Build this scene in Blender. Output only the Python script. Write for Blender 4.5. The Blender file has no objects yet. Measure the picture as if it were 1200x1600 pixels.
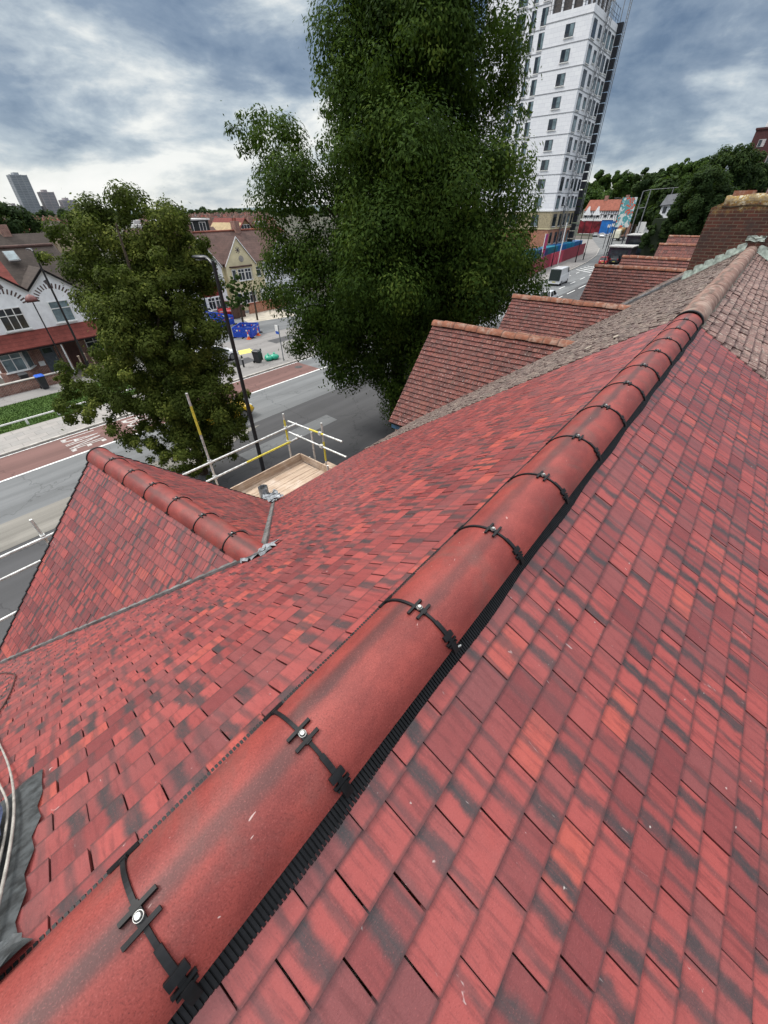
import bpy, math, random
import numpy as np
from mathutils import Vector, Matrix
R_ = math.radians
random.seed(7)
SC = bpy.context.scene
COL = SC.collection

# ------------------------------------------------------------------ camera, sky, sun
H = 10.5
def _basis():
    a, p, r = R_(40.3), math.atan(600/758.0), R_(0.9)
    fw = Vector((math.cos(a)*math.cos(p), math.sin(a)*math.cos(p), -math.sin(p)))
    rt = Vector((math.sin(a), -math.cos(a), 0)); up = rt.cross(fw)
    c, s = math.cos(r), math.sin(r)
    return c*rt - s*up, s*rt + c*up, fw
CR, CU, CF = _basis()
cam = bpy.data.objects.new('camera', bpy.data.cameras.new('camera')); COL.objects.link(cam)
cam.matrix_world = Matrix(((CR.x, CU.x, -CF.x, 0), (CR.y, CU.y, -CF.y, 0), (CR.z, CU.z, -CF.z, H), (0, 0, 0, 1)))
cam.data.sensor_fit = 'HORIZONTAL'; cam.data.sensor_width = 36; cam.data.lens = 18.0
cam.data.clip_start = 0.05; cam.data.clip_end = 6000
SC.camera = cam
SC.render.resolution_x, SC.render.resolution_y = 768, 1024
SC.view_settings.view_transform = 'Standard'; SC.view_settings.look = 'None'
SC.view_settings.exposure = 0.08; SC.view_settings.gamma = 1.0

def W(px, py, w):                                   # a point seen at that pixel of the 1200 x 1600 photo, w metres deep
    return Vector((0, 0, H)) + (CF + CR*((px-600)/600) - CU*((py-800)/600))*w
def WY(px, py, y):
    r = CF + CR*((px-600)/600) - CU*((py-800)/600); return Vector((0, 0, H)) + r*(y/r.y)
def WX(px, py, x):
    r = CF + CR*((px-600)/600) - CU*((py-800)/600); return Vector((0, 0, H)) + r*(x/r.x)
def WZ(px, py, z=0.0):
    r = CF + CR*((px-600)/600) - CU*((py-800)/600); return Vector((0, 0, H)) + r*((z-H)/r.z)

class NT:
    def __init__(s, nt): s.nt = nt
    def n(s, t, ins=None, **kw):
        nd = s.nt.nodes.new(t)
        for k, v in kw.items(): setattr(nd, k, v)
        for k, v in (ins or {}).items():
            sk = nd.inputs[k]
            if isinstance(v, bpy.types.NodeSocket): s.nt.links.new(v, sk)
            else: sk.default_value = v
        return nd
    def m(s, op, a, b=0.5, c=None, clamp=False):
        d = {0: a, 1: b}
        if c is not None: d[2] = c
        return s.n('ShaderNodeMath', d, operation=op, use_clamp=clamp).outputs[0]
    def sm(s, v, a, b):                                # smoothstep a..b -> 0..1
        return s.n('ShaderNodeMapRange', {0: v, 1: a, 2: b, 3: 0.0, 4: 1.0}, interpolation_type='SMOOTHSTEP').outputs[0]
    def mix(s, f, a, b, bt='MIX'):
        nd = s.nt.nodes.new('ShaderNodeMix'); nd.data_type = 'RGBA'; nd.blend_type = bt
        for i, v in ((0, f), (6, a), (7, b)):
            if isinstance(v, bpy.types.NodeSocket): s.nt.links.new(v, nd.inputs[i])
            else: nd.inputs[i].default_value = v if i == 0 else (tuple(v)+(1,))[:4]
        return nd.outputs[2]
    def noise(s, vec, scale, detail=4, rough=.55, dist=0.0):
        return s.n('ShaderNodeTexNoise', {'Vector': vec, 'Scale': scale, 'Detail': detail, 'Roughness': rough, 'Distortion': dist}).outputs[0]
    def scale(s, vec, sc, off=(0, 0, 0)):
        return s.n('ShaderNodeMapping', {0: vec, 1: off, 3: sc}).outputs[0]
    def ramp(s, f, stops):
        nd = s.n('ShaderNodeValToRGB', {0: f}); e = nd.color_ramp.elements
        while len(e) < len(stops): e.new(0.5)
        for el, (p, c) in zip(e, stops): el.position = p; el.color = (tuple(c)+(1,))[:4]
        return nd.outputs[0]

w_ = bpy.data.worlds.new('World'); SC.world = w_; w_.use_nodes = True
nt = w_.node_tree; nt.nodes.clear(); t = NT(nt)
SUN_EL, SUN_AZ = 52.0, 122.0       # azimuth measured from +X towards +Y
sky = t.n('ShaderNodeTexSky', sky_type='NISHITA', sun_disc=False)
sky.sun_elevation = R_(SUN_EL); sky.sun_rotation = R_(90-SUN_AZ)
dirv = t.n('ShaderNodeTexCoord').outputs['Generated']
sep = t.n('ShaderNodeSeparateXYZ', {0: dirv})
zz = t.m('MAXIMUM', sep.outputs[2], 0.0)
den = t.m('ADD', zz, 0.16)
pv = t.n('ShaderNodeCombineXYZ', {0: t.m('DIVIDE', sep.outputs[0], den), 1: t.m('DIVIDE', sep.outputs[1], den), 2: 0.0}).outputs[0]
big = t.noise(t.scale(pv, (1, 1, 1), (3.1, 1.7, 0)), 0.42, 3, .5, .2)
med = t.noise(t.scale(dirv, (3.0, 3.0, 8.5), (4.3, 2.2, .6)), 1.5, 8, .55, .35)
fin = t.noise(t.scale(dirv, (3.0, 3.0, 6.5), (1.0, 9.0, 0)), 6.0, 6, .6, .2)
dens = t.m('ADD', t.m('ADD', t.m('MULTIPLY', big, .30), t.m('MULTIPLY', med, .62)), t.m('MULTIPLY', fin, .15))
hz = t.sm(zz, 0.20, 0.015)                                # brighter, thinner cloud towards the horizon
side = t.sm(t.n('ShaderNodeVectorMath', {0: dirv, 1: (CR.x, CR.y, CR.z)}, operation='DOT_PRODUCT').outputs['Value'], 0.25, 0.75)
hzs = t.m('MULTIPLY', hz, t.m('SUBTRACT', 1.0, t.m('MULTIPLY', side, 0.6)))
dens = t.m('ADD', dens, t.m('MULTIPLY', hzs, .21))
cl = t.ramp(dens, [(0.37, (.072, .12, .215)), (0.47, (.135, .20, .305)), (0.56, (.26, .335, .435)), (0.635, (.48, .555, .62)), (0.72, (.86, .88, .86)), (0.9, (.95, .95, .92))])
over = t.sm(zz, 0.33, 0.8)
lft = t.sm(t.n('ShaderNodeVectorMath', {0: dirv, 1: (.35, .80, .48)}, operation='DOT_PRODUCT').outputs['Value'], .1, .95)   # unseen sky above the frame made brighter forward-left, for sheen on the roof
cl2 = t.mix(over, cl, t.mix(lft, (1.75, 1.8, 1.9), (4.0, 3.95, 3.85)))                   # an overcast sky is brightest overhead; extra brightness forward-left for roof sheen
skc = t.n('ShaderNodeVectorMath', {0: sky.outputs[0], 3: 0.09}, operation='SCALE').outputs[0]
cov = t.m('ADD', .86, t.m('MULTIPLY', t.sm(med, .42, .6), .14), clamp=True)
fincol = t.mix(cov, skc, cl2)
bg = t.n('ShaderNodeBackground', {0: fincol, 1: 1.0})
nt.links.new(bg.outputs[0], t.n('ShaderNodeOutputWorld').inputs[0])

sd = bpy.data.lights.new('sun', 'SUN'); sd.energy = 2.0; sd.angle = R_(12); sd.color = (1, .96, .9)
sun = bpy.data.objects.new('sun', sd); COL.objects.link(sun)
sv = Vector((math.cos(R_(SUN_EL))*math.cos(R_(SUN_AZ)), math.cos(R_(SUN_EL))*math.sin(R_(SUN_AZ)), math.sin(R_(SUN_EL))))
sun.rotation_euler = sv.to_track_quat('Z', 'Y').to_euler()

# ------------------------------------------------------------------ materials
def mk(name, rough=.7, spec=.35, metal=0.0):
    m = bpy.data.materials.new(name); m.use_nodes = True
    n = m.node_tree; b = n.nodes['Principled BSDF']
    b.inputs['Roughness'].default_value = rough; b.inputs['Specular IOR Level'].default_value = spec
    b.inputs['Metallic'].default_value = metal
    return m, NT(n), b
def setc(t, b, c): t.nt.links.new(c, b.inputs['Base Color'])
def bump(t, b, h, dist=.002, st=.6):
    o = t.n('ShaderNodeBump', {'Height': h, 'Distance': dist, 'Strength': st}).outputs[0]; t.nt.links.new(o, b.inputs['Normal'])
_pl = {}
def plain(name, col, rough=.6, var=.18, scale=6.0, spec=.35, metal=0.0, bmp=0.0):
    if name in _pl: return _pl[name]
    m, t, b = mk(name, rough, spec, metal)
    oc = t.n('ShaderNodeTexCoord').outputs['Object']
    f = t.noise(oc, scale, 6, .65)
    lo = tuple(c*(1-var*1.6) for c in col); hi = tuple(min(1, c*(1+var)) for c in col)
    setc(t, b, t.mix(t.sm(f, .3, .7), lo, hi))
    if bmp: bump(t, b, t.noise(oc, scale*8, 4), bmp)
    _pl[name] = m; return m

def tile_mat(name, c0, c1, c2, grey, streak=.7, lichen=0.0, lich_col=(.5, .48, .42), rough=.5, moss=0.0, wash=0.0, tint=None, edge=.6):
    m, t, b = mk(name, rough, .5)
    oc = t.n('ShaderNodeTexCoord').outputs['Object']; uv = t.n('ShaderNodeUVMap', uv_map='UVMap').outputs[0]
    at = t.n('ShaderNodeAttribute', attribute_name='tile'); s = t.n('ShaderNodeSeparateColor', {0: at.outputs[0]})
    u = t.n('ShaderNodeSeparateXYZ', {0: uv}); r1, r2, r3 = s.outputs[0], s.outputs[1], s.outputs[2]
    base = t.mix(t.sm(r1, .0, .6), c0, c1); base = t.mix(t.m('MULTIPLY', t.sm(r1, .90, 1.0), .55), base, c2)
    if tint: base = t.mix(t.m('MULTIPLY', t.sm(t.m('FRACT', t.m('MULTIPLY', r1, 7.31)), .35, 1.0), .75), base, tint)
    off = t.n('ShaderNodeCombineXYZ', {0: t.m('MULTIPLY', r2, 37.0), 1: t.m('MULTIPLY', r3, 91.0), 2: t.m('MULTIPLY', r1, 53.0)}).outputs[0]
    tv = t.n('ShaderNodeVectorMath', {0: uv, 1: off}, operation='ADD').outputs[0]
    n1 = t.noise(t.scale(tv, (1.0, .8, 1)), 2.0, 5, .6)
    # smoky flash band running down the tile
    d = t.m('ABSOLUTE', t.m('SUBTRACT', t.m('ADD', u.outputs[0], t.m('MULTIPLY', t.m('SUBTRACT', n1, .5), .32)), t.m('ADD', .1, t.m('MULTIPLY', r2, .8))))
    band = t.m('MULTIPLY', t.sm(d, .20, .05), t.sm(r3, .30, .55)); d2 = t.m('ABSOLUTE', t.m('SUBTRACT', t.m('ADD', u.outputs[0], t.m('MULTIPLY', t.m('SUBTRACT', n1, .5), .12)), t.m('FRACT', t.m('ADD', r2, .43)))); band = t.m('MAXIMUM', band, t.m('MULTIPLY', t.sm(d2, .10, .02), .55))
    fs = t.noise(t.scale(tv, (9, .7, 1)), 1.0, 4, .7)
    band = t.m('MULTIPLY', band, t.m('ADD', .45, t.m('MULTIPLY', fs, .9)), clamp=True)
    band = t.m('MULTIPLY', band, streak)
    col = t.mix(t.m('MULTIPLY', t.sm(fs, .45, .68), .55), base, tuple(x*.6 for x in c0))
    col = t.mix(band, col, grey)
    col = t.mix(t.m('MULTIPLY', t.sm(t.noise(oc, 2.3, 5, .6), .45, .8), .2+wash*.3), col, tuple(x*.7+.07 for x in c1))
    sp = t.noise(oc, 260, 3, .7)
    col = t.mix(t.m('MULTIPLY', t.sm(sp, .55, .8), .35), col, tuple(min(1, x*1.5+.05) for x in c1))
    col = t.mix(t.m('MULTIPLY', t.sm(sp, .42, .25), .5), col, tuple(x*.45 for x in c0))
    spk = t.noise(oc, 38, 3, .55)
    col = t.mix(t.m('MULTIPLY', t.sm(spk, .73, .80), .7), col, (.55, .5, .46))
    scr = t.noise(t.scale(t.scale(oc, (1, 1, 1), (2, 5, 1)), (60, 7, 30)), 1.0, 2, .5, 1.2)
    col = t.mix(t.m('MULTIPLY', t.sm(scr, .74, .80), .5), col, (.5, .42, .4))
    if lichen > 0:
        col = t.mix(t.m('MULTIPLY', t.sm(spk, .63, .67), .8), col, tuple(min(1, x*1.35) for x in lich_col))
        l1 = t.noise(oc, 9, 6, .75); l2 = t.noise(oc, 34, 4, .7)
        lf = t.m('MULTIPLY', t.sm(t.m('ADD', t.m('MULTIPLY', l1, .5), t.m('MULTIPLY', l2, .5)), .61-lichen*.10, .66-lichen*.09), .9)
        col = t.mix(lf, col, lich_col)
    if moss > 0:
        mf = t.sm(t.noise(oc, 5, 6, .7), .62-moss*.2, .8-moss*.15)
        col = t.mix(t.m('MULTIPLY', mf, .8), col, (.07, .06, .045))
    # contact shade of the laps painted in at tail and head, dirt along side edges
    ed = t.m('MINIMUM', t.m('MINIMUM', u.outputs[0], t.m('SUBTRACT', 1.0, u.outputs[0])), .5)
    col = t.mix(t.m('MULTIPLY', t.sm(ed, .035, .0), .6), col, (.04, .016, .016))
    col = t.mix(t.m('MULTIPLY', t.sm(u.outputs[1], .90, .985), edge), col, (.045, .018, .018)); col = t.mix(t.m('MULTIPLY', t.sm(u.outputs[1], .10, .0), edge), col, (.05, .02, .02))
    sd_ = t.sm(t.noise(oc, .9, 5, .62, .5), .5, .75); col = t.mix(t.m('MULTIPLY', sd_, .18), col, tuple(x*.6+.035 for x in c1))
    setc(t, b, col)
    rr = t.m('ADD', rough-.1, t.m('MULTIPLY', n1, .25)); t.nt.links.new(rr, b.inputs['Roughness'])
    bump(t, b, t.m('ADD', sp, t.m('MULTIPLY', t.noise(oc, 45, 3), 1.5)), .0012, .5)
    return m
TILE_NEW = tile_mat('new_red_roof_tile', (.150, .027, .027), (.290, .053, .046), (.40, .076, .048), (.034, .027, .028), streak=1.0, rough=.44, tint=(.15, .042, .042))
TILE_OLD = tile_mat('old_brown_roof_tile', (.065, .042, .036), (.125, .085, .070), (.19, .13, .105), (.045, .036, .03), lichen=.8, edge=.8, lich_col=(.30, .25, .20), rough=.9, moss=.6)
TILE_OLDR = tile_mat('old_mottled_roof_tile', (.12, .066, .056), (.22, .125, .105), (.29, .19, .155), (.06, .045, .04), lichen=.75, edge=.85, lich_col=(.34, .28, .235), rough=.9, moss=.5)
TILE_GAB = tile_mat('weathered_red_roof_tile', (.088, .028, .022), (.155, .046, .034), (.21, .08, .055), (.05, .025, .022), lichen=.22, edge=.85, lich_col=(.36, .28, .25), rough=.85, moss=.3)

def ridge_mat(name, c0, c1, grey, old=False):
    m, t, b = mk(name, .45 if not old else .85, .34)
    oc = t.n('ShaderNodeTexCoord').outputs['Object']; uv = t.n('ShaderNodeUVMap', uv_map='UVMap').outputs[0]
    at = t.n('ShaderNodeAttribute', attribute_name='tile'); s = t.n('ShaderNodeSeparateColor', {0: at.outputs[0]})
    u = t.n('ShaderNodeSeparateXYZ', {0: uv}); r1, r2, r3 = s.outputs[0], s.outputs[1], s.outputs[2]
    off = t.n('ShaderNodeCombineXYZ', {0: t.m('MULTIPLY', r2, 37.0), 1: t.m('MULTIPLY', r3, 91.0), 2: 0.0}).outputs[0]
    tv = t.n('ShaderNodeVectorMath', {0: uv, 1: off}, operation='ADD').outputs[0]
    n1 = t.noise(t.scale(tv, (1.6, 1.2, 1)), 1.6, 5, .6)
    d = t.m('ABSOLUTE', t.m('SUBTRACT', t.m('ADD', u.outputs[0], t.m('MULTIPLY', t.m('SUBTRACT', n1, .5), .14)), t.m('ADD', .30, t.m('MULTIPLY', r2, .25))))
    band = t.m('MULTIPLY', t.sm(d, .11, .02), t.m('ADD', .5, t.m('MULTIPLY', r3, .5)))
    col = t.mix(t.sm(n1, .3, .7), c0, c1)
    col = t.mix(t.m('MULTIPLY', band, .8), col, grey)
    sm_ = t.noise(oc, 4.5, 6, .62, .6)
    col = t.mix(t.m('MULTIPLY', t.sm(sm_, .46, .68), .5), col, (.10, .055, .048) if not old else (.42, .34, .28))
    sp = t.noise(oc, 300, 3, .7)
    col = t.mix(t.m('MULTIPLY', t.sm(sp, .52, .8), .4), col, tuple(min(1, x*1.4+.06) for x in c1))
    col = t.mix(t.m('MULTIPLY', t.sm(sp, .5, .3), .6), col, tuple(x*.45 for x in c0))
    scr = t.noise(t.scale(oc, (26, 50, 40), (1, 2, 3)), 1.0, 2, .5, 1.5)
    col = t.mix(t.m('MULTIPLY', t.sm(scr, .745, .79), .55), col, (.62, .5, .46))
    if old:
        l = t.noise(oc, 14, 6, .7)
        col = t.mix(t.m('MULTIPLY', t.sm(l, .58, .68), .4), col, (.36, .30, .24))
        col = t.mix(t.m('MULTIPLY', t.sm(u.outputs[1], .14, .0), .85), col, (.05, .035, .03)); col = t.mix(t.m('MULTIPLY', t.sm(t.noise(oc, 22, 5, .7), .58, .68), .6), col, (.06, .05, .045))
    setc(t, b, col)
    t.nt.links.new(t.m('ADD', .40 if not old else .8, t.m('MULTIPLY', sm_, .3)), b.inputs['Roughness'])
    bump(t, b, sp, .0008, .5)
    return m
RIDGE_NEW = ridge_mat('new_red_ridge_tile', (.150, .026, .022), (.255, .046, .036), (.024, .020, .020))
RIDGE_OLD = ridge_mat('old_clay_ridge_tile', (.15, .085, .066), (.22, .125, .098), (.07, .055, .045), True)
RIDGE_ORG = ridge_mat('orange_clay_ridge_tile', (.17, .062, .036), (.26, .105, .062), (.08, .05, .035), True)

def brick_mat(name, c1, c2, mortar, sc=1.0, dark=0.0, top_lichen=None, offset=.5, mw=.012):
    m, t, b = mk(name, .85, .25)
    uv = t.n('ShaderNodeUVMap', uv_map='UVMap').outputs[0]; oc = t.n('ShaderNodeTexCoord').outputs['Object']
    br = t.n('ShaderNodeTexBrick', {'Vector': uv, 'Color1': c1+(1,), 'Color2': c2+(1,), 'Mortar': mortar+(1,), 'Scale': sc, 'Mortar Size': mw, 'Mortar Smooth': .2, 'Bias': 0.0, 'Brick Width': .225, 'Row Height': .075}, offset=offset)
    col = br.outputs[0]
    n1 = t.noise(oc, 3.0, 6, .7); n2 = t.noise(oc, 30, 4, .7)
    col = t.mix(t.m('MULTIPLY', t.sm(n1, .4, .75), .6+dark*.3), col, (.045, .035, .032))
    col = t.mix(t.m('MULTIPLY', t.sm(n2, .58, .75), .4), col, tuple(x*1.3+.03 for x in c2))
    if top_lichen:
        zc = t.n('ShaderNodeSeparateXYZ', {0: oc}).outputs[2]
        f = t.m('ADD', zc, t.m('MULTIPLY', t.noise(oc, 4, 6, .7), .9))
        col = t.mix(t.m('MULTIPLY', t.sm(f, top_lichen-.15, top_lichen+.15), t.sm(n2, .40, .5)), col, (.28, .18, .05))
        col = t.mix(t.m('MULTIPLY', t.sm(f, top_lichen-.05, top_lichen+.2), t.sm(t.noise(oc, 19, 5), .5, .56)), col, (.46, .42, .32))
    setc(t, b, col); bump(t, b, t.m('ADD', br.outputs[1], t.m('MULTIPLY', n2, -.4)), -.004, .6)
    return m
BRICK = brick_mat('red_brick', (.24, .075, .05), (.32, .12, .08), (.42, .38, .33))
BRICK_OLD = brick_mat('sooty_red_brick', (.060, .022, .016), (.105, .036, .025), (.13, .10, .072), dark=.9, top_lichen=10.88, mw=.009)
BRICK_ORG = brick_mat('orange_brick', (.42, .14, .07), (.50, .19, .09), (.4, .3, .25))
BRICK_BUF = brick_mat('buff_brick', (.40, .33, .19), (.46, .38, .23), (.45, .4, .3))
BRICK_DRK = brick_mat('maroon_brick', (.07, .022, .025), (.10, .035, .035), (.12, .06, .06))

def asphalt(name, c, wear=.5, agg=.35):
    m, t, b = mk(name, .85, .25)
    oc = t.n('ShaderNodeTexCoord').outputs['Object']
    lon = t.noise(t.scale(oc, (.05, .9, 1)), 1.0, 4, .6); n1 = t.noise(oc, .35, 6, .65); sp = t.noise(oc, 60, 3, .7)
    col = t.mix(t.m('MULTIPLY', t.sm(lon, .35, .7), wear), tuple(x*.8 for x in c), tuple(x*1.5 for x in c))
    col = t.mix(t.m('MULTIPLY', t.sm(n1, .5, .8), .4), col, tuple(x*.6 for x in c))
    col = t.mix(t.m('MULTIPLY', t.sm(sp, .5, .8), agg), col, tuple(x*2.0 for x in c))
    ck = t.n('ShaderNodeTexVoronoi', {'Vector': t.n('ShaderNodeVectorMath', {0: oc, 1: t.n('ShaderNodeTexNoise', {'Vector': oc, 'Scale': 2.0}).outputs[1]}, operation='ADD').outputs[0], 'Scale': .22}, feature='DISTANCE_TO_EDGE').outputs[0]
    col = t.mix(t.m('MULTIPLY', t.sm(ck, .012, .0), .5), col, tuple(x*.4 for x in c))
    setc(t, b, col); bump(t, b, sp, .003, .4); return m
def slab_mat(name, c1, c2, mortar, w, h, sc=1.0):
    m, t, b = mk(name, .85, .2)
    oc = t.n('ShaderNodeTexCoord').outputs['Object']
    br = t.n('ShaderNodeTexBrick', {'Vector': oc, 'Color1': c1+(1,), 'Color2': c2+(1,), 'Mortar': mortar+(1,), 'Scale': sc, 'Mortar Size': .012, 'Brick Width': w, 'Row Height': h})
    col = t.mix(t.m('MULTIPLY', t.sm(t.noise(oc, 1.2, 6, .7), .4, .8), .5), br.outputs[0], tuple(x*.6 for x in c1))
    setc(t, b, col); return m
def leaf_mat(name, lo, mid, hi):
    m, t, b = mk(name, .65, .05)
    at = t.n('ShaderNodeAttribute', attribute_name='tile'); s = t.n('ShaderNodeSeparateColor', {0: at.outputs[0]})
    col = t.ramp(s.outputs[0], [(0.0, lo), (.55, mid), (1.0, hi)])
    col = t.mix(t.m('MULTIPLY', t.sm(s.outputs[1], .5, 1.0), .5), col, tuple(x*.6 for x in mid))
    setc(t, b, col)
    b.inputs['Subsurface Weight'].default_value = 0
    tr = t.n('ShaderNodeBsdfTranslucent', {0: t.mix(.5, col, (.12, .2, .02))})
    mx = t.n('ShaderNodeMixShader', {0: .28, 1: b.outputs[0], 2: tr.outputs[0]})
    t.nt.links.new(mx.outputs[0], t.nt.nodes['Material Output'].inputs[0]); return m
LEAF_A = leaf_mat('dark_glossy_leaf', (.011, .025, .005), (.044, .080, .013), (.120, .160, .027))
LEAF_B = leaf_mat('olive_green_leaf', (.022, .034, .007), (.080, .104, .020), (.25, .27, .055))
LEAF_C = leaf_mat('mid_green_leaf', (.02, .042, .012), (.05, .09, .02), (.10, .15, .03))
LEAF_D = leaf_mat('blackish_green_leaf', (.015, .030, .012), (.034, .058, .019), (.072, .105, .032))
BARK = plain('bark', (.09, .07, .05), .9, .4, 12, .15, bmp=.01)
BLK = plain('black_plastic', (.009, .009, .010), .5, .3, 30, .25)
BLKP = plain('black_painted_steel', (.012, .012, .014), .35, .2, 8, .5)
GALV = plain('galvanised_steel', (.58, .58, .56), .45, .25, 14, .5, .5)
GALVY = plain('yellow_painted_tube', (.60, .50, .06), .55, .2, 20)
WASH = plain('zinc_washer', (.42, .42, .40), .35, .15, 60, .5, .6)
LEAD = plain('lead_sheet', (.25, .265, .28), .5, .45, 7, .4, .25, bmp=.004)
LEADG = plain('weathered_lead_flashing', (.40, .45, .40), .65, .3, 12, .3)
GRP = plain('grey_valley_trough', (.14, .135, .13), .6, .35, 9)
MEMB = plain('blue_roofing_membrane', (.03, .04, .085), .6, .6, 8, bmp=.004)
SLATE = plain('torn_grey_flashing', (.045, .05, .052), .5, .5, 25, .5, bmp=.0004)
CABLE = plain('white_cable', (.33, .31, .28), .5, .2, 20)
CABLEB = plain('brown_cable', (.06, .03, .025), .5, .2, 20)
GLASS = plain('window_glass', (.03, .04, .05), .12, .4, .8, .6)
GLASSL = plain('curtained_glass', (.16, .22, .24), .25, .3, 1.2, .6)
UPVC = plain('white_frame', (.78, .78, .76), .45, .06, 3)
WHITE_R = plain('white_render', (.84, .85, .86), .85, .07, 1.6)
CREAM_R = plain('cream_render', (.70, .62, .40), .85, .07, 1.6)
MAROON = plain('maroon_paint', (.28, .03, .035), .6, .15, 2)
ASPH = asphalt('worn_light_asphalt', (.145, .15, .152))
ASPHD = asphalt('dark_asphalt', (.072, .072, .074), .35)
REDAS = asphalt('red_bus_lane_surface', (.150, .082, .072), .45)
GRAV = asphalt('pale_gritty_verge', (.175, .165, .145), .8, .5)
SLAB = slab_mat('concrete_paving_slab', (.26, .25, .235), (.30, .28, .26), (.16, .15, .14), .9, .6)
TARP = asphalt('grey_footway_tarmac', (.22, .21, .20), .3)
KERB = plain('concrete_kerb', (.36, .34, .31), .85, .2, 3)
PAINT = plain('white_road_paint', (.68, .68, .66), .7, .22, 5)
PAINTW = plain('worn_road_lettering', (.42, .40, .38), .8, .3, 6)
PAINTY = plain('yellow_road_paint', (.62, .55, .14), .7, .2, 5)
PLANK = None
def plank_mat():
    m, t, b = mk('scaffold_board_timber', .8, .2)
    oc = t.n('ShaderNodeTexCoord').outputs['Object']
    g = t.noise(t.scale(oc, (1.2, 22, 22)), 1.0, 5, .6); st = t.noise(oc, 2.5, 6, .65)
    col = t.mix(t.sm(g, .3, .7), (.30, .21, .15), (.50, .39, .29))
    col = t.mix(t.m('MULTIPLY', t.sm(st, .45, .75), .5), col, (.66, .58, .5))
    setc(t, b, col); return m
PLANK = plank_mat()
def grass_mat():
    m, t, b = mk('grass_ground', .9, .15)
    oc = t.n('ShaderNodeTexCoord').outputs['Object']
    n1 = t.noise(oc, .5, 6, .65); n2 = t.noise(oc, 14, 5, .7)
    col = t.mix(t.sm(n1, .3, .7), (.045, .085, .018), (.075, .13, .025)); col = t.mix(t.sm(n2, .35, .75), col, (.035, .07, .014))
    setc(t, b, col); bump(t, b, n2, .03, .8); return m
GRASS = grass_mat()
def far_ground():
    m, t, b = mk('suburban_ground', .95, .1)
    oc = t.n('ShaderNodeTexCoord').outputs['Object']
    col = t.ramp(t.noise(oc, .035, 8, .7), [(.35, (.035, .055, .025)), (.5, (.075, .075, .06)), (.65, (.12, .10, .09))])
    setc(t, b, col); return m
FARG = far_ground()

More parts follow.
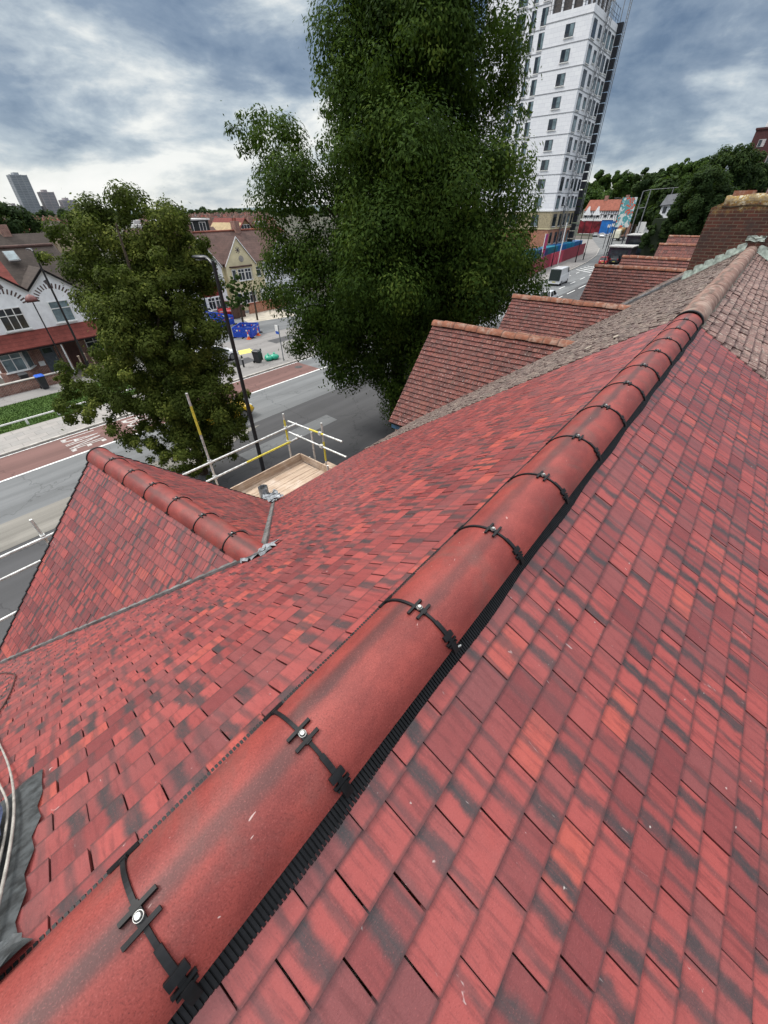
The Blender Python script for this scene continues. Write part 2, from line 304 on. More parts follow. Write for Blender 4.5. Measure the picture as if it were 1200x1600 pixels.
# ------------------------------------------------------------------ mesh helpers
class MB:
    def __init__(s): s.v = []; s.f = []; s.uv = []; s.col = []; s.mi = []; s.sm = []
    def add(s, vs, fs, uv=None, col=None, mi=0, smooth=False):
        b = len(s.v); s.v += [tuple(p) for p in vs]
        for k, f in enumerate(fs):
            s.f.append([b+i for i in f]); s.uv.append(uv[k] if uv else None)
            s.col.append(col); s.mi.append(mi); s.sm.append(smooth)
        return s
    def box(s, x0, x1, y0, y1, z0, z1, mi=0):
        return s.add([(x0,y0,z0),(x1,y0,z0),(x1,y1,z0),(x0,y1,z0),(x0,y0,z1),(x1,y0,z1),(x1,y1,z1),(x0,y1,z1)],
              [(0,3,2,1),(4,5,6,7),(0,1,5,4),(1,2,6,5),(2,3,7,6),(3,0,4,7)], mi=mi)
    def obox(s, c, ax, ay, az, mi=0):
        c = Vector(c); P = [c+i*Vector(ax)+j*Vector(ay)+k*Vector(az) for k in (-1, 1) for j, i in ((-1,-1),(-1,1),(1,1),(1,-1))]
        return s.add(P, [(0,3,2,1),(4,5,6,7),(0,1,5,4),(1,2,6,5),(2,3,7,6),(3,0,4,7)], mi=mi)
    def tube(s, pts, r, n=8, mi=0, cap=True, smooth=True):
        pts = [Vector(p) for p in pts]; rs = r if isinstance(r, (list, tuple)) else [r]*len(pts)
        vs = []; prev = None
        for i, p in enumerate(pts):
            d = (pts[min(i+1, len(pts)-1)]-pts[max(i-1, 0)]).normalized()
            a = Vector((0, 0, 1)) if abs(d.z) < .9 else Vector((1, 0, 0))
            x = d.cross(a).normalized() if prev is None else (prev-d*prev.dot(d)).normalized()
            prev = x; y = d.cross(x)
            vs += [p+(x*math.cos(2*math.pi*k/n)+y*math.sin(2*math.pi*k/n))*rs[i] for k in range(n)]
        fs = [(i*n+k, i*n+(k+1)%n, (i+1)*n+(k+1)%n, (i+1)*n+k) for i in range(len(pts)-1) for k in range(n)]
        s.add(vs, fs, mi=mi, smooth=smooth)
        if cap: s.add(vs[:n], [tuple(reversed(range(n)))], mi=mi); s.add(vs[-n:], [tuple(range(n))], mi=mi)
        return s
    def prism(s, poly, d, mi=0):                      # poly: 3D points, d: thickness vector
        n = len(poly); P = [Vector(p) for p in poly]; Q = [p+Vector(d) for p in P]
        return s.add(P+Q, [tuple(reversed(range(n))), tuple(range(n, 2*n))]+[(i, (i+1)%n, n+(i+1)%n, n+i) for i in range(n)], mi=mi)
    def poly(s, pts, mi=0): return s.add(pts, [tuple(range(len(pts)))], mi=mi)
    def loft(s, rings, mi=0, smooth=True, cap=True):
        n = len(rings[0]); vs = [p for r in rings for p in r]
        s.add(vs, [(i*n+k, i*n+(k+1)%n, (i+1)*n+(k+1)%n, (i+1)*n+k) for i in range(len(rings)-1) for k in range(n)], mi=mi, smooth=smooth)
        if cap: s.add(rings[0], [tuple(reversed(range(n)))], mi=mi); s.add(rings[-1], [tuple(range(n))], mi=mi)
        return s
    def build(s, name, mats, parent=None, off=None):
        o3 = WLOC.get(parent.name, Vector()) if parent else Vector()
        if off is not None: o3 = Vector(off)
        me = bpy.data.meshes.new(name)
        V = np.array(s.v, dtype=np.float64).reshape(-1, 3) - np.array(o3)
        me.from_pydata(V.tolist(), [], s.f)
        for m in (mats if isinstance(mats, (list, tuple)) else [mats]): me.materials.append(m)
        uvl = me.uv_layers.new(name='UVMap'); buf = np.zeros(len(me.loops)*2, dtype=np.float32); k = 0
        any_c = any(c is not None for c in s.col); cb = np.zeros(len(me.loops)*4, dtype=np.float32) if any_c else None
        W3 = V + np.array(o3)
        for fi, f in enumerate(s.f):
            u = s.uv[fi]
            if u is None:
                a, b, c = W3[f[0]], W3[f[1]], W3[f[2]]
                nx = abs((b[1]-a[1])*(c[2]-a[2])-(b[2]-a[2])*(c[1]-a[1])); ny = abs((b[2]-a[2])*(c[0]-a[0])-(b[0]-a[0])*(c[2]-a[2])); nz = abs((b[0]-a[0])*(c[1]-a[1])-(b[1]-a[1])*(c[0]-a[0]))
                i, j = (1, 2) if nx >= ny and nx >= nz else ((0, 2) if ny >= nz else (0, 1))
                for q in f: buf[2*k] = W3[q][i]; buf[2*k+1] = W3[q][j]; k += 1
            else:
                for q in u: buf[2*k], buf[2*k+1] = q; k += 1
            if any_c:
                c = s.col[fi] or (.5, .5, .5)
                for q in range(k-len(f), k): cb[4*q:4*q+4] = (c[0], c[1], c[2], 1)
        uvl.data.foreach_set('uv', buf)
        if any_c:
            ca = me.color_attributes.new('tile', 'FLOAT_COLOR', 'CORNER'); ca.data.foreach_set('color', cb)
        me.polygons.foreach_set('material_index', s.mi); me.polygons.foreach_set('use_smooth', s.sm)
        me.update()
        o = bpy.data.objects.new(name, me); COL.objects.link(o)
        if parent: o.parent = parent
        WLOC[o.name] = o3
        if not parent and off is not None: o.location = o3
        return o
WLOC = {}
def tag(o, label=None, cat=None, group=None, kind=None):
    if label: o['label'] = label
    if cat: o['category'] = cat
    if group: o['group'] = group
    if kind: o['kind'] = kind
    return o
def thing(name, label, cat, loc, group=None):
    o = bpy.data.objects.new(name, None); COL.objects.link(o); o.location = loc; o.empty_display_size = .2
    WLOC[o.name] = Vector(loc); return tag(o, label, cat, group)
def rotz(o, deg): o.rotation_euler = (0, 0, R_(deg))
def copy_tree(o, loc=None, parent=None, rz=None):
    c = o.copy(); COL.objects.link(c)
    if parent: c.parent = parent
    if loc is not None: c.location = loc
    if rz is not None: c.rotation_euler = (0, 0, R_(rz))
    for ch in list(o.children): copy_tree(ch, parent=c)
    return c
def structure(mb, name, mat): return tag(mb.build(name, mat), kind='structure')

def clip2(poly, cl):                                # keep a*u + b*s + c >= 0
    for a, b, c in cl:
        out = []
        for i in range(len(poly)):
            p, q = poly[i], poly[(i+1) % len(poly)]
            dp, dq = a*p[0]+b*p[1]+c, a*q[0]+b*q[1]+c
            if dp >= 0: out.append(p)
            if (dp >= 0) != (dq >= 0):
                k = dp/(dp-dq); out.append((p[0]+(q[0]-p[0])*k, p[1]+(q[1]-p[1])*k))
        poly = out
        if len(poly) < 3: return []
    return poly
def tiles(mb, O, u, d, U0, U1, S1, w, g, clips=(), jit=.001, thick=.011, gap=.0016, seed=1, phase=0.0, colf=None, skew=0.0):
    rnd = random.Random(seed); O = Vector(O); u = Vector(u).normalized(); d = Vector(d).normalized(); n = u.cross(d)
    if n.z < 0: n = -n
    rows = int(math.ceil(S1/g)); cols = int(math.ceil((U1-U0)/w))+2
    for r in range(rows):
        s0 = r*g; sh = (r % 2)*.5*w + phase + rnd.uniform(-.03, .03)*w
        for c in range(-1, cols):
            a = U0+c*w+sh; g1 = gap*rnd.uniform(.5, 1.8); js = rnd.uniform(-1, 1)*jit*1.6
            poly = clip2([(a+g1, s0-.012), (a+w-g1, s0-.012), (a+w-g1, s0+g+js), (a+g1, s0+g+js)], [(1, 0, -U0), (-1, 0, U1), (0, -1, S1)]+list(clips))
            if len(poly) < 3: continue
            h0 = .004; tz = rnd.uniform(-1, 1)*jit; tu = rnd.uniform(-1, 1)*jit*1.2
            col = (rnd.random(), rnd.random(), rnd.random()); m = len(poly)
            top = [O+u*p[0]+d*p[1]+n*(h0+thick*max(0, (p[1]-s0)/g)+tz+tu*((p[0]-a)/w-.5)+.0005) for p in poly]
            bot = [O+u*p[0]+d*p[1]-n*.002 for p in poly]
            uvt = [((p[0]-a)/w, (p[1]-s0)/g) for p in poly]
            flip = (top[1]-top[0]).cross(top[2]-top[0]).dot(n) < 0
            fs = [tuple(range(m))]; uvs = [uvt]
            for i in range(m):
                j = (i+1) % m; fs.append((i, j, m+j, m+i)); uvs.append([uvt[i], uvt[j], uvt[j], uvt[i]])
            if flip: fs = [tuple(reversed(f)) for f in fs]; uvs = [list(reversed(x)) for x in uvs]
            else: fs = [fs[0]]+[tuple(reversed(f)) for f in fs[1:]]; uvs = [uvs[0]]+[list(reversed(x)) for x in uvs[1:]]
            mb.add(top+bot, fs, uv=uvs, col=col)
    return mb
def halfround(p, ax, L, R, ang=78, th=.012, seed=0, n=14, taper=0.0, zs=1.0):
    """half-round ridge tile; p = crown point at its start, ax = axis direction"""
    mb = MB(); ax = Vector(ax).normalized(); sd = ax.cross(Vector((0, 0, 1))).normalized(); up = sd.cross(ax)
    rnd = random.Random(seed); col = (rnd.random(), rnd.random(), rnd.random())
    def ring(t, r): 
        c = Vector(p)+ax*t-up*R*zs
        return [c+sd*math.sin(R_(-ang+2*ang*k/n))*r+up*math.cos(R_(-ang+2*ang*k/n))*r*zs for k in range(n+1)]
    S = [(0, R-.0015), (.006, R), (L*.5, R+taper*.5), (L-.006, R+taper), (L, R+taper-.0015)]
    rings = [ring(t_, r_) for t_, r_ in S]; m = n+1
    vs = [q for r_ in rings for q in r_]; fs = []; uv = []
    for i in range(len(S)-1):
        for k in range(n):
            fs.append((i*m+k, i*m+k+1, (i+1)*m+k+1, (i+1)*m+k)); a, b = S[i][0]/L, S[i+1][0]/L
            uv.append([(k/n, a), ((k+1)/n, a), ((k+1)/n, b), (k/n, b)])
    mb.add(vs, fs, uv=uv, col=col, smooth=True)
    for t_, r_, rv in ((0, R-.0015, False), (L, R+taper-.0015, True)):
        a, b = ring(t_, r_), ring(t_, R-th); vs = a+b
        fs = [(k, m+k, m+k+1, k+1) if not rv else (k, k+1, m+k+1, m+k) for k in range(n)]
        mb.add(vs, fs, uv=[[(.5, .5)]*4]*n, col=col)
    for k in (0, n):
        a0, a1, b0, b1 = ring(0, R)[k], ring(L, R+taper)[k], ring(0, R-th)[k], ring(L, R-th)[k]
        mb.add([a0, a1, b1, b0], [(0, 1, 2, 3)], uv=[[(.5, .5)]*4], col=col)
    return mb
# ------------------------------------------------------------------ our terrace: roof geometry
TL, TR = math.tan(R_(34.4)), math.tan(R_(29.0))
RY, RZ = .376, 9.59                                 # crown line of the main ridge
def zl(y): return 9.59-(y-.37)*TL                   # street-side slope
def zr(y): return 9.47+(y-.262)*TR                  # rear slope (falls towards -y)
EAVE_Y = 5.22
XN = 5.5                                            # where the new tiles meet the old ones
PL = Vector((0, math.cos(R_(34.4)), -math.sin(R_(34.4)))); PR = Vector((0, -math.cos(R_(29.0)), -math.sin(R_(29.0))))
SL = (EAVE_Y-.37)/PL.y
U = Vector((1, 0, 0))
house_new = thing('terraced_house', 'end house with newly laid bright red roof tiles and plastic clips on its ridge', 'house', (1, .4, 0))
house_old = thing('terraced_house', 'house under old lichen-stained brown tiles with a wide brick chimney and two weathered street gables', 'house', (10, .4, 0))
house_c = thing('terraced_house', 'house beyond the brick chimney with two orange-ridged gables side by side', 'house', (24, .4, 0))
house_d = thing('terraced_house', 'farthest house of our terrace, its gable just showing left of the chimney', 'house', (45, .4, 0))

# --- new tiled slopes
OL = Vector((0, .37, 9.59)); OR = Vector((0, .37, 9.47+(.37-.262)*TR))
def slope(name, x0, x1, side, mat, parent, seed, w=.155, g=.1, jit=.0008, s0=.0, S=None, label=None, thick=.011):
    mb = MB()
    O = (OL if side == 'L' else OR); d = PL if side == 'L' else PR
    tiles(mb, O, U, d, x0, x1, S or SL, w, g, jit=jit, seed=seed, thick=thick, clips=[(0, 1, -s0)])
    o = mb.build(name, mat, parent)
    if label: tag(o, label)
    return o
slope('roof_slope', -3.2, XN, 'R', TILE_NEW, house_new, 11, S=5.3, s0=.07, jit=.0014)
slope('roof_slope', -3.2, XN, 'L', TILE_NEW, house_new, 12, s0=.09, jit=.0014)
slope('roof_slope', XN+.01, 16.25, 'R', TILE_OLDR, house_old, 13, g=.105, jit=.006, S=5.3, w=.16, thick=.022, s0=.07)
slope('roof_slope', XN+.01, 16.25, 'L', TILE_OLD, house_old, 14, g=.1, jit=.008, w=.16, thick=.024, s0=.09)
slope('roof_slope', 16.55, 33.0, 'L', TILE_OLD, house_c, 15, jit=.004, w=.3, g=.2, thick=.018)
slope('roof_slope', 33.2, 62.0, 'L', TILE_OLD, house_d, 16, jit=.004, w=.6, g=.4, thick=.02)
for p_, x0, x1 in ((house_new, -3.2, XN-.006), (house_old, XN+.006, 16.25), (house_c, 16.55, 33.0), (house_d, 33.2, 62.0)):
    mb = MB()
    A = [(x0, EAVE_Y-.25, 0), (x0, EAVE_Y-.25, zl(EAVE_Y-.25)-.03), (x0, .372, 9.455), (x0, -4.1, zr(-4.1)-.04), (x0, -4.1, 0)]
    mb.prism(A, (x1-x0, 0, 0)); p = mb.build('wall', BRICK, p_)
    # back slope of the far houses and eaves gutters
    if x0 > 16: MB().prism([(x0, .36, 9.5), (x0, -4.4, zr(-4.4)), (x0, -4.4, zr(-4.4)-.06), (x0, .36, 9.44)], (x1-x0, 0, 0)).build('roof_slope', TILE_OLDR, p_)
def gutter(x0, x1, y, z, parent):
    mb = MB(); rings = []
    for x in (x0, x1):
        rings.append([(x, y+.055*math.cos(R_(a)), z+.055*math.sin(R_(a))) for a in range(180, 361, 20)]+[(x, y+.049*math.cos(R_(a)), z+.049*math.sin(R_(a))) for a in range(360, 179, -20)])
    mb.loft(rings, smooth=False); return mb.build('gutter', BLK, parent)
for x0, x1, hp in ((-3.2, -1.0, house_new), (2.72, XN, house_new), (XN+.02, 7.1, house_old), (11.6, 11.9, house_old)): gutter(x0, x1, EAVE_Y+.04, zl(EAVE_Y)-.06, hp)

# --- main ridge: new tiles, clips with screws, ribbed rolls
J = [-.72, -.20, .154, .592, 1.036, 1.49, 1.943, 2.418, 2.896]
while J[-1]+.45 < XN-.05: J.append(J[-1]+.45)
J = [-1.62, -1.17]+J+[XN+.02]
RAD = .145; RANG = 60
for k in range(len(J)-1):
    halfround((J[k]+.003, RY, RZ), (1, 0, 0), J[k+1]-J[k]-.006, RAD, ang=RANG, seed=k+3).build('ridge_tile', RIDGE_NEW, house_new)
def clip_at(p, ax, rad, parent, seed, screw=True, k_=1.0):
    ax = Vector(ax).normalized(); sd = ax.cross(Vector((0, 0, 1))).normalized(); up = sd.cross(ax); c = Vector(p)-up*rad
    mb = MB(); rnd = random.Random(seed)
    def P(a, r, t_): return c+(sd*math.sin(R_(a))+up*math.cos(R_(a)))*r+ax*t_
    def bar(a0, a1, hw, r0, r1, t0=0, n=6):
        a0 *= k_; a1 *= k_
        rings = [[P(a0+(a1-a0)*i/n, r0, t0-hw), P(a0+(a1-a0)*i/n, r0, t0+hw), P(a0+(a1-a0)*i/n, r1, t0+hw), P(a0+(a1-a0)*i/n, r1, t0-hw)] for i in range(n+1)]
        mb.loft(rings, smooth=False)
    bar(-80, 82, .0042, rad-.002, rad+.0045, n=26)
    bar(-78, -66, .0065, rad-.002, rad+.007); bar(-8, 12, .0075, rad, rad+.008); bar(30, 70, .0065, rad, rad+.0065, n=8); bar(68, 84, .010, rad, rad+.009)
    a0 = (2+rnd.uniform(-2, 2))
    for a in (a0-7.5, a0+7.5): bar(a-1.9, a+1.9, .031, rad+.001, rad+.0085, rnd.uniform(-.004, .004), 2)
    bar(-78, -72, .028, rad+.001, rad+.0085, n=2)
    a1 = 58; bar(a1-6, a1+2, .018, rad+.001, rad+.009, n=3); bar(a1+6, a1+9, .021, rad+.001, rad+.007, n=2); bar(a1+11, a1+13, .018, rad+.001, rad+.008, n=2)
    o = mb.build('ridge_clip', BLK, parent)
    if screw:
        mw = MB(); q = P(a0*k_, rad+.009, 0); nn = (q-c).normalized()
        mw.tube([q-nn*.003, q+nn*.0035], .0082, 18); mw.tube([q+nn*.003, q+nn*.0075], [.0062, .005], 8)
        mw.build('screw_washer', WASH, o)
        mb2 = MB(); mb2.tube([q+nn*.0034, q+nn*.0042], .0072, 16); mb2.build('rubber_ring', BLK, o)
    return o
for k, x in enumerate(J[1:-1]): clip_at((x, RY, RZ), (1, 0, 0), RAD, house_new, k, k_=.77)
for k, yv in enumerate((RY-.124, RY+.124)):
    mb = MB(); rnd = random.Random(5+k); s_ = -1 if k == 0 else 1
    wd = .021 if k == 0 else .013; x = -3.2; z_in = RZ-.085
    while x < XN-.01:
        L = .0062; wv = .004*math.sin(x*9+1)+rnd.uniform(-.0006, .0006)
        y0 = yv-s_*.03; y1 = yv+s_*(wd+wv*(1 if k == 0 else .6)); zi = z_in+.008; zo = (zr(y1) if k == 0 else zl(y1))+.019
        mb.add([(x, y0, zi), (x+L, y0, zi), (x+L, y1, zo), (x, y1, zo), (x+L, y1, zo-.02), (x, y1, zo-.02)], [(0, 1, 2, 3), (3, 2, 4, 5)])
        mb.add([(x, y0, zi), (x, y1, zo), (x, y1, zo-.02), (x, y0, zi-.02)], [(0, 1, 2, 3)]); mb.add([(x+L, y0, zi), (x+L, y1, zo), (x+L, y1, zo-.02), (x+L, y0, zi-.02)], [(0, 3, 2, 1)])
        x += .0094
    y1 = yv+s_*(wd-.003)
    mb.add([(-3.2, yv-s_*.03, z_in), (XN, yv-s_*.03, z_in), (XN, y1, (zr(y1) if k == 0 else zl(y1))+.013), (-3.2, y1, (zr(y1) if k == 0 else zl(y1))+.013)], [(0, 1, 2, 3)])
    mb.build('ridge_roll', BLK, house_new)
# collar where new ridge meets old, old mortared ridge tiles
halfround((XN+.025, RY, RZ+.022), (1, 0, 0), .05, .148, seed=77).build('ridge_collar', BLK, house_old)
x = XN+.07; k = 0; rnd = random.Random(3)
while x < 15.4:
    L = min(.31, 15.45-x)
    halfround((x, RY+rnd.uniform(-.006, .006), RZ+.016+rnd.uniform(-.006, .006)), (1, rnd.uniform(-.012, .012), rnd.uniform(-.01, .01)), L+.012, .138, seed=100+k, taper=.006, zs=.95).build('ridge_tile', RIDGE_OLD, house_old)
    x += L; k += 1
MORT = plain('lime_mortar_bedding', (.20, .18, .15), .9, .4, 20, .1, bmp=.01)
mb = MB()
for s_ in (-1, 1):
    rings = []; rnd = random.Random(8)
    for i in range(60):
        xx = XN+.03+i*(15.4-XN)/59; yo = RY+s_*(.152+rnd.uniform(-.015, .02)); yi = RY+s_*.12
        zf = (zl if s_ > 0 else zr)
        rings.append([(xx, yi, zf(yi)-.02), (xx, yo, zf(yo)-.004), (xx, yo-s_*.008, zf(yo)+.024), (xx, yi, RZ-.075)])
    mb.loft(rings)
mb.build('ridge_mortar', MORT, house_old)
# ridges of the far houses
for hp, x0, x1, n_ in ((house_c, 16.6, 33, 34), (house_d, 33.2, 60, 40)):
    halfround((x0, RY, RZ), (1, 0, 0), x1-x0, .13, seed=5).build('ridge_tile', RIDGE_OLD, hp)

# --- street gables
def gable(parent, J0, E0, pitch, mat, rmat, x_span, seed, clips_new=False, eave_z=6.15, w=.155, g=.1, rl=.45, verge_mat=None, far_slope=True, jit=.0008, rad=.128, thick=.011):
    """J0: where the ridge meets the main slope, E0: its street end (tile-plane apex)"""
    J0, E0 = Vector(J0), Vector(E0); ax = (E0-J0); Lr = ax.length; ax.normalize()
    pp = Vector((ax.y, -ax.x, 0))                      # towards +x
    tp = math.tan(R_(pitch))
    out = []
    for s_ in (-1, 1):
        d = Vector((pp.x*s_*math.cos(R_(pitch)), pp.y*s_*math.cos(R_(pitch)), -math.sin(R_(pitch))))
        # distance above the main slope is linear in (u, s)
        def f(u_, s): q = J0+ax*u_+d*s; return q.z-zl(q.y)+.012
        c = f(0, 0); a = f(1, 0)-c; b = f(0, 1)-c
        S = x_span/math.cos(R_(pitch)); mb = MB()
        tiles(mb, J0, ax, d, -4.5, Lr, S, w, g, clips=[(a, b, c)], jit=jit, seed=seed+s_, thick=thick)
        mb.build('gable_slope', mat, parent)
        # soffit board under the tiles
        dp = -.03; S2 = S
        pts = []
        vu = -c/a if abs(a) > 1e-6 else 0
        poly = clip2([(-4.5, 0), (Lr-.03, 0), (Lr-.03, S2-.02), (-4.5, S2-.02)], [(a, b, c)])
        MB().prism([J0+ax*q[0]+d*q[1]+Vector((0, 0, dp)) for q in poly], (0, 0, -.03)).build('underlay_board', BLK, parent)
        # valley line: a*u+b*s+c = 0
        s1 = S; u1 = -(b*s1+c)/a; u0 = -c/a
        A, B = J0+ax*u0, J0+ax*u1+d*s1
        out.append((A, B))
        vt = verge_mat
        if vt:                                          # dark verge trim with a castellated tile edge
            mb = MB(); nS = int(S/g); up = (d.cross(ax)*(1 if s_ < 0 else -1)).normalized()
            if up.z < 0: up = -up
            Ev = J0+ax*(Lr+.006)
            for i in range(nS):
                p0 = Ev+d*(i*g); p1 = Ev+d*((i+1)*g+.004)
                mb.prism([p0+up*.012, p1+up*.024, p1-up*.03, p0-up*.03], ax*.022)
            mb.prism([Ev-up*.03, Ev+d*S-up*.03, Ev+d*S-up*.10, Ev-up*.10], ax*.018)
            mb.build('verge_trim', vt, parent)
    # ridge tiles
    n = max(2, int(round((Lr+.05)/rl))); ll = (Lr+.05)/n; top = Vector((0, 0, rad*(.12 if clips_new else .33)))
    jr = random.Random(seed+5)
    for i in range(n):
        jv = Vector((0, 0, 0)) if clips_new else Vector((jr.uniform(-.007, .007), 0, jr.uniform(-.008, .008)))
        halfround(J0+ax*(i*ll-.03)+top+jv, ax, ll-(.006 if clips_new else -.006), rad, seed=seed*7+i, taper=0 if clips_new else .006).build('ridge_tile', rmat, parent)
        if clips_new and i: clip_at(J0+ax*(i*ll-.03)+top, ax, rad, parent, seed+i)
    if clips_new:
        pe = E0+top+ax*.022
        mb = MB(); 
        mb.prism([pe-Vector((0, 0, rad))+pp*math.sin(R_(a_))*(rad+.004)+Vector((0, 0, math.cos(R_(a_))*(rad+.004))) for a_ in range(-80, 81, 10)], ax*.02)
        mb.build('ridge_end_cap', BLK, parent)
        for s_ in (-1, 1):
            mb = MB(); d = Vector((pp.x*s_*math.cos(R_(pitch)), pp.y*s_*math.cos(R_(pitch)), -math.sin(R_(pitch)))); c0 = J0-Vector((0, 0, 0))
            o_ = Vector((0, 0, .014)); mb.prism([c0+d*.12+o_+ax*.1, c0+d*.165+o_+ax*.14, c0+ax*Lr+d*.165+o_, c0+ax*Lr+d*.12+o_], (0, 0, .012))
            mb.build('ridge_roll', BLK, parent)
    # gable wall under the roof
    hw = x_span-.12; th = .0
    Ew = E0-ax*.12; zt = E0.z-.07
    P = [Ew-pp*hw+Vector((0, 0, -tp*hw-.07)), Ew+Vector((0, 0, -.07)), Ew+pp*hw+Vector((0, 0, -tp*hw-.07))]
    Q = [Vector((P[2].x, P[2].y, 0)), Vector((P[0].x, P[0].y, 0))]
    MB().prism([P[0], P[1], P[2], Q[0], Q[1]], ax*(-.25 if clips_new else -(Ew.y-4.97))).build('gable_wall', BRICK, parent)
    return out
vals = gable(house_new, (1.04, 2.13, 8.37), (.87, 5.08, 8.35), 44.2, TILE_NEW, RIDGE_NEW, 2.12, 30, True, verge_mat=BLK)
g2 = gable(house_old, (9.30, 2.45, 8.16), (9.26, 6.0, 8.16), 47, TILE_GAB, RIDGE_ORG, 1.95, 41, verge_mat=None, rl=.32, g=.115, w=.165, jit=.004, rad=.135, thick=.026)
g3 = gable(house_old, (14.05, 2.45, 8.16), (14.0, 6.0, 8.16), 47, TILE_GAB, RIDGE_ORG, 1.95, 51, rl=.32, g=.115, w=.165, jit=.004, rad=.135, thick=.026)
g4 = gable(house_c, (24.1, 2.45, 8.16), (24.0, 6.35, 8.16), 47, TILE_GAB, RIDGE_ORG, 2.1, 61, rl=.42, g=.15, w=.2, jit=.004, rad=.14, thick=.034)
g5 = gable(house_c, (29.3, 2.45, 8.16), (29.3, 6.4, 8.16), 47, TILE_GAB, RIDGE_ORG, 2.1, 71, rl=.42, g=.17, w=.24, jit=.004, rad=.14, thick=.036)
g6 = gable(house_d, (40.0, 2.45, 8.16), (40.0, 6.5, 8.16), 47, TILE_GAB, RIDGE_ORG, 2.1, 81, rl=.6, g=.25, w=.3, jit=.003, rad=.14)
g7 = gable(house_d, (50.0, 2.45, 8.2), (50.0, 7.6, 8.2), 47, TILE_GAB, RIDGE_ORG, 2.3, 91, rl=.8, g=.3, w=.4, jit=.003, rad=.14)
# valley troughs beside the new gable
for i, (A, B) in enumerate(vals):
    dv = (B-A); L = dv.length; dv.normalize(); sd = Vector((1 if i == 0 else -1, 0, 0)); sd = (sd-dv*sd.dot(dv)).normalized(); mb = MB()
    nz = Vector((0, 0, 1)); hwv = .036 if i == 0 else .026
    prof = [(-hwv-.008, .030), (-hwv, .056), (-hwv*.5, .044), (hwv*.5, .044), (hwv, .056), (hwv+.008, .030)]
    rings = []
    for q in range(9):
        c = A+dv*(L*q/8-.02)
        rings.append([c+sd*a+nz*h for a, h in prof]+[c+sd*a+nz*(h-.012) for a, h in reversed(prof)])
    mb.loft(rings, smooth=False); mb.build('valley_lining', GRP, house_new)
# stepped sheet at the valley head: lead saddle
def crumple(name, pts, mat, parent, rnd, amp=.01, n=10, lift=.02, zf=None):
    """quad patch pts (4 corners) subdivided and crumpled"""
    a, b, c, d = [Vector(p) for p in pts]; vs = []; fs = []
    for i in range(n+1):
        for j in range(n+1):
            u_, v_ = i/n, j/n; e = amp*(1.6 if i in (0, n) or j in (0, n) else 1)
            p = (a*(1-u_)+b*u_)*(1-v_)+(d*(1-u_)+c*u_)*v_
            q = Vector((rnd.uniform(-e, e), rnd.uniform(-e, e), 0)); q.z = rnd.uniform(0, e)+lift
            p = p+q
            vs.append(p)
    for i in range(n):
        for j in range(n): k = i*(n+1)+j; fs.append((k, k+1, k+n+2, k+n+1))
    return MB().add(vs, fs, smooth=False).build(name, mat, parent)
rnd = random.Random(4)
crumple('lead_saddle', [(1.00, 2.04, zl(2.04)), (1.24, 2.10, zl(2.10)), (1.00, 2.36, zl(2.36)+.03), (.86, 2.20, zl(2.2)+.0)], LEAD, house_new, rnd, .012, 8, .024)
A, B = vals[1]
crumple('lead_apron', [B+Vector((-.22, -.12, .14)), B+Vector((.14, -.16, .12)), B+Vector((.16, .16, -.03)), B+Vector((-.22, .18, .0))], LEAD, house_new, rnd, .028, 9, .03)
# party wall strip between the old roof and the next house
mb = MB(); mb.prism([(16.27, .5, zl(.5)+.09), (16.27, EAVE_Y, zl(EAVE_Y)+.09), (16.27, EAVE_Y, zl(EAVE_Y)-.2), (16.27, .5, zl(.5)-.2)], (.26, 0, 0)); mb.build('party_wall_cap', GRP, house_old)
mb = MB(); mb.prism([(16.30, 1.6, zl(1.6)+.13), (16.30, EAVE_Y, zl(EAVE_Y)+.13), (16.30, EAVE_Y, zl(EAVE_Y)+.05), (16.30, 1.6, zl(1.6)+.05)], (.09, 0, 0)); mb.build('lead_capping', LEAD, house_old)
# ---- chimney with stepped flashings
CX = 15.45
mb = MB(); cy0, cy1 = -4.2, 1.62; zt = 10.52
mb.prism([(CX, cy1, 7.6), (CX, cy1, 9.55), (CX, cy1+.0, zt-.12), (CX, cy1-.26, zt), (CX, cy0, zt), (CX, cy0, 6.5)], (1.05, 0, 0))
ch = mb.build('chimney', BRICK_OLD, house_old)
mb = MB(); rnd = random.Random(9); rings = []
for i in range(31):
    yy = cy0+(cy1-.22-cy0)*i/30; h = rnd.uniform(-.03, .035)
    rings.append([(CX-.012, yy, zt-.10+h), (CX+.10, yy, zt+.13+h), (CX+.9, yy, zt+.15+h), (CX+1.06, yy, zt-.05)])
mb.loft(rings); mb.build('flaunching', brick_mat('lichen_mortar', (.16, .13, .09), (.2, .16, .10), (.14, .11, .08), top_lichen=11.0), ch)
for y0, y1 in ((-1.75, -.05), (.05, .62), (.85, 1.30)): 
    mb = MB(); mb.box(CX+.28, CX+.72, y0, y1, zt+.08, zt+.22); mb.build('terracotta_capping', RIDGE_ORG, ch)
def steps(s_):
    mb = MB(); zf = zl if s_ > 0 else zr; y = RY+s_*.13; n = 7 if s_ > 0 else 12; st = .19; rnd = random.Random(2+s_)
    for i in range(n):
        ya, yb = y+s_*st*i, y+s_*st*(i+1)
        if s_ > 0 and yb > cy1+.05: break
        za, zb = zf(ya), zf(yb); e = rnd.uniform(-.02, .02); x_ = CX-.012-(i % 2)*.003
        mb.prism([(x_, ya, za-.01), (x_, ya, za+.16+e), (x_, ya+s_*.04, za+.19+e), (x_, yb, za+.13+e*.5), (x_, yb, zb-.01)], (.010, 0, 0))
    ye = min(cy1, y+s_*st*n) if s_ > 0 else y+s_*st*n
    mb.prism([(CX-.015, y, zf(y)+.022), (CX-.015, ye, zf(ye)+.022), (CX-.22, ye, zf(ye)+.03), (CX-.22, y, zf(y)+.03)], (0, 0, .012))
    return mb.build('stepped_flashing', LEADG, ch)
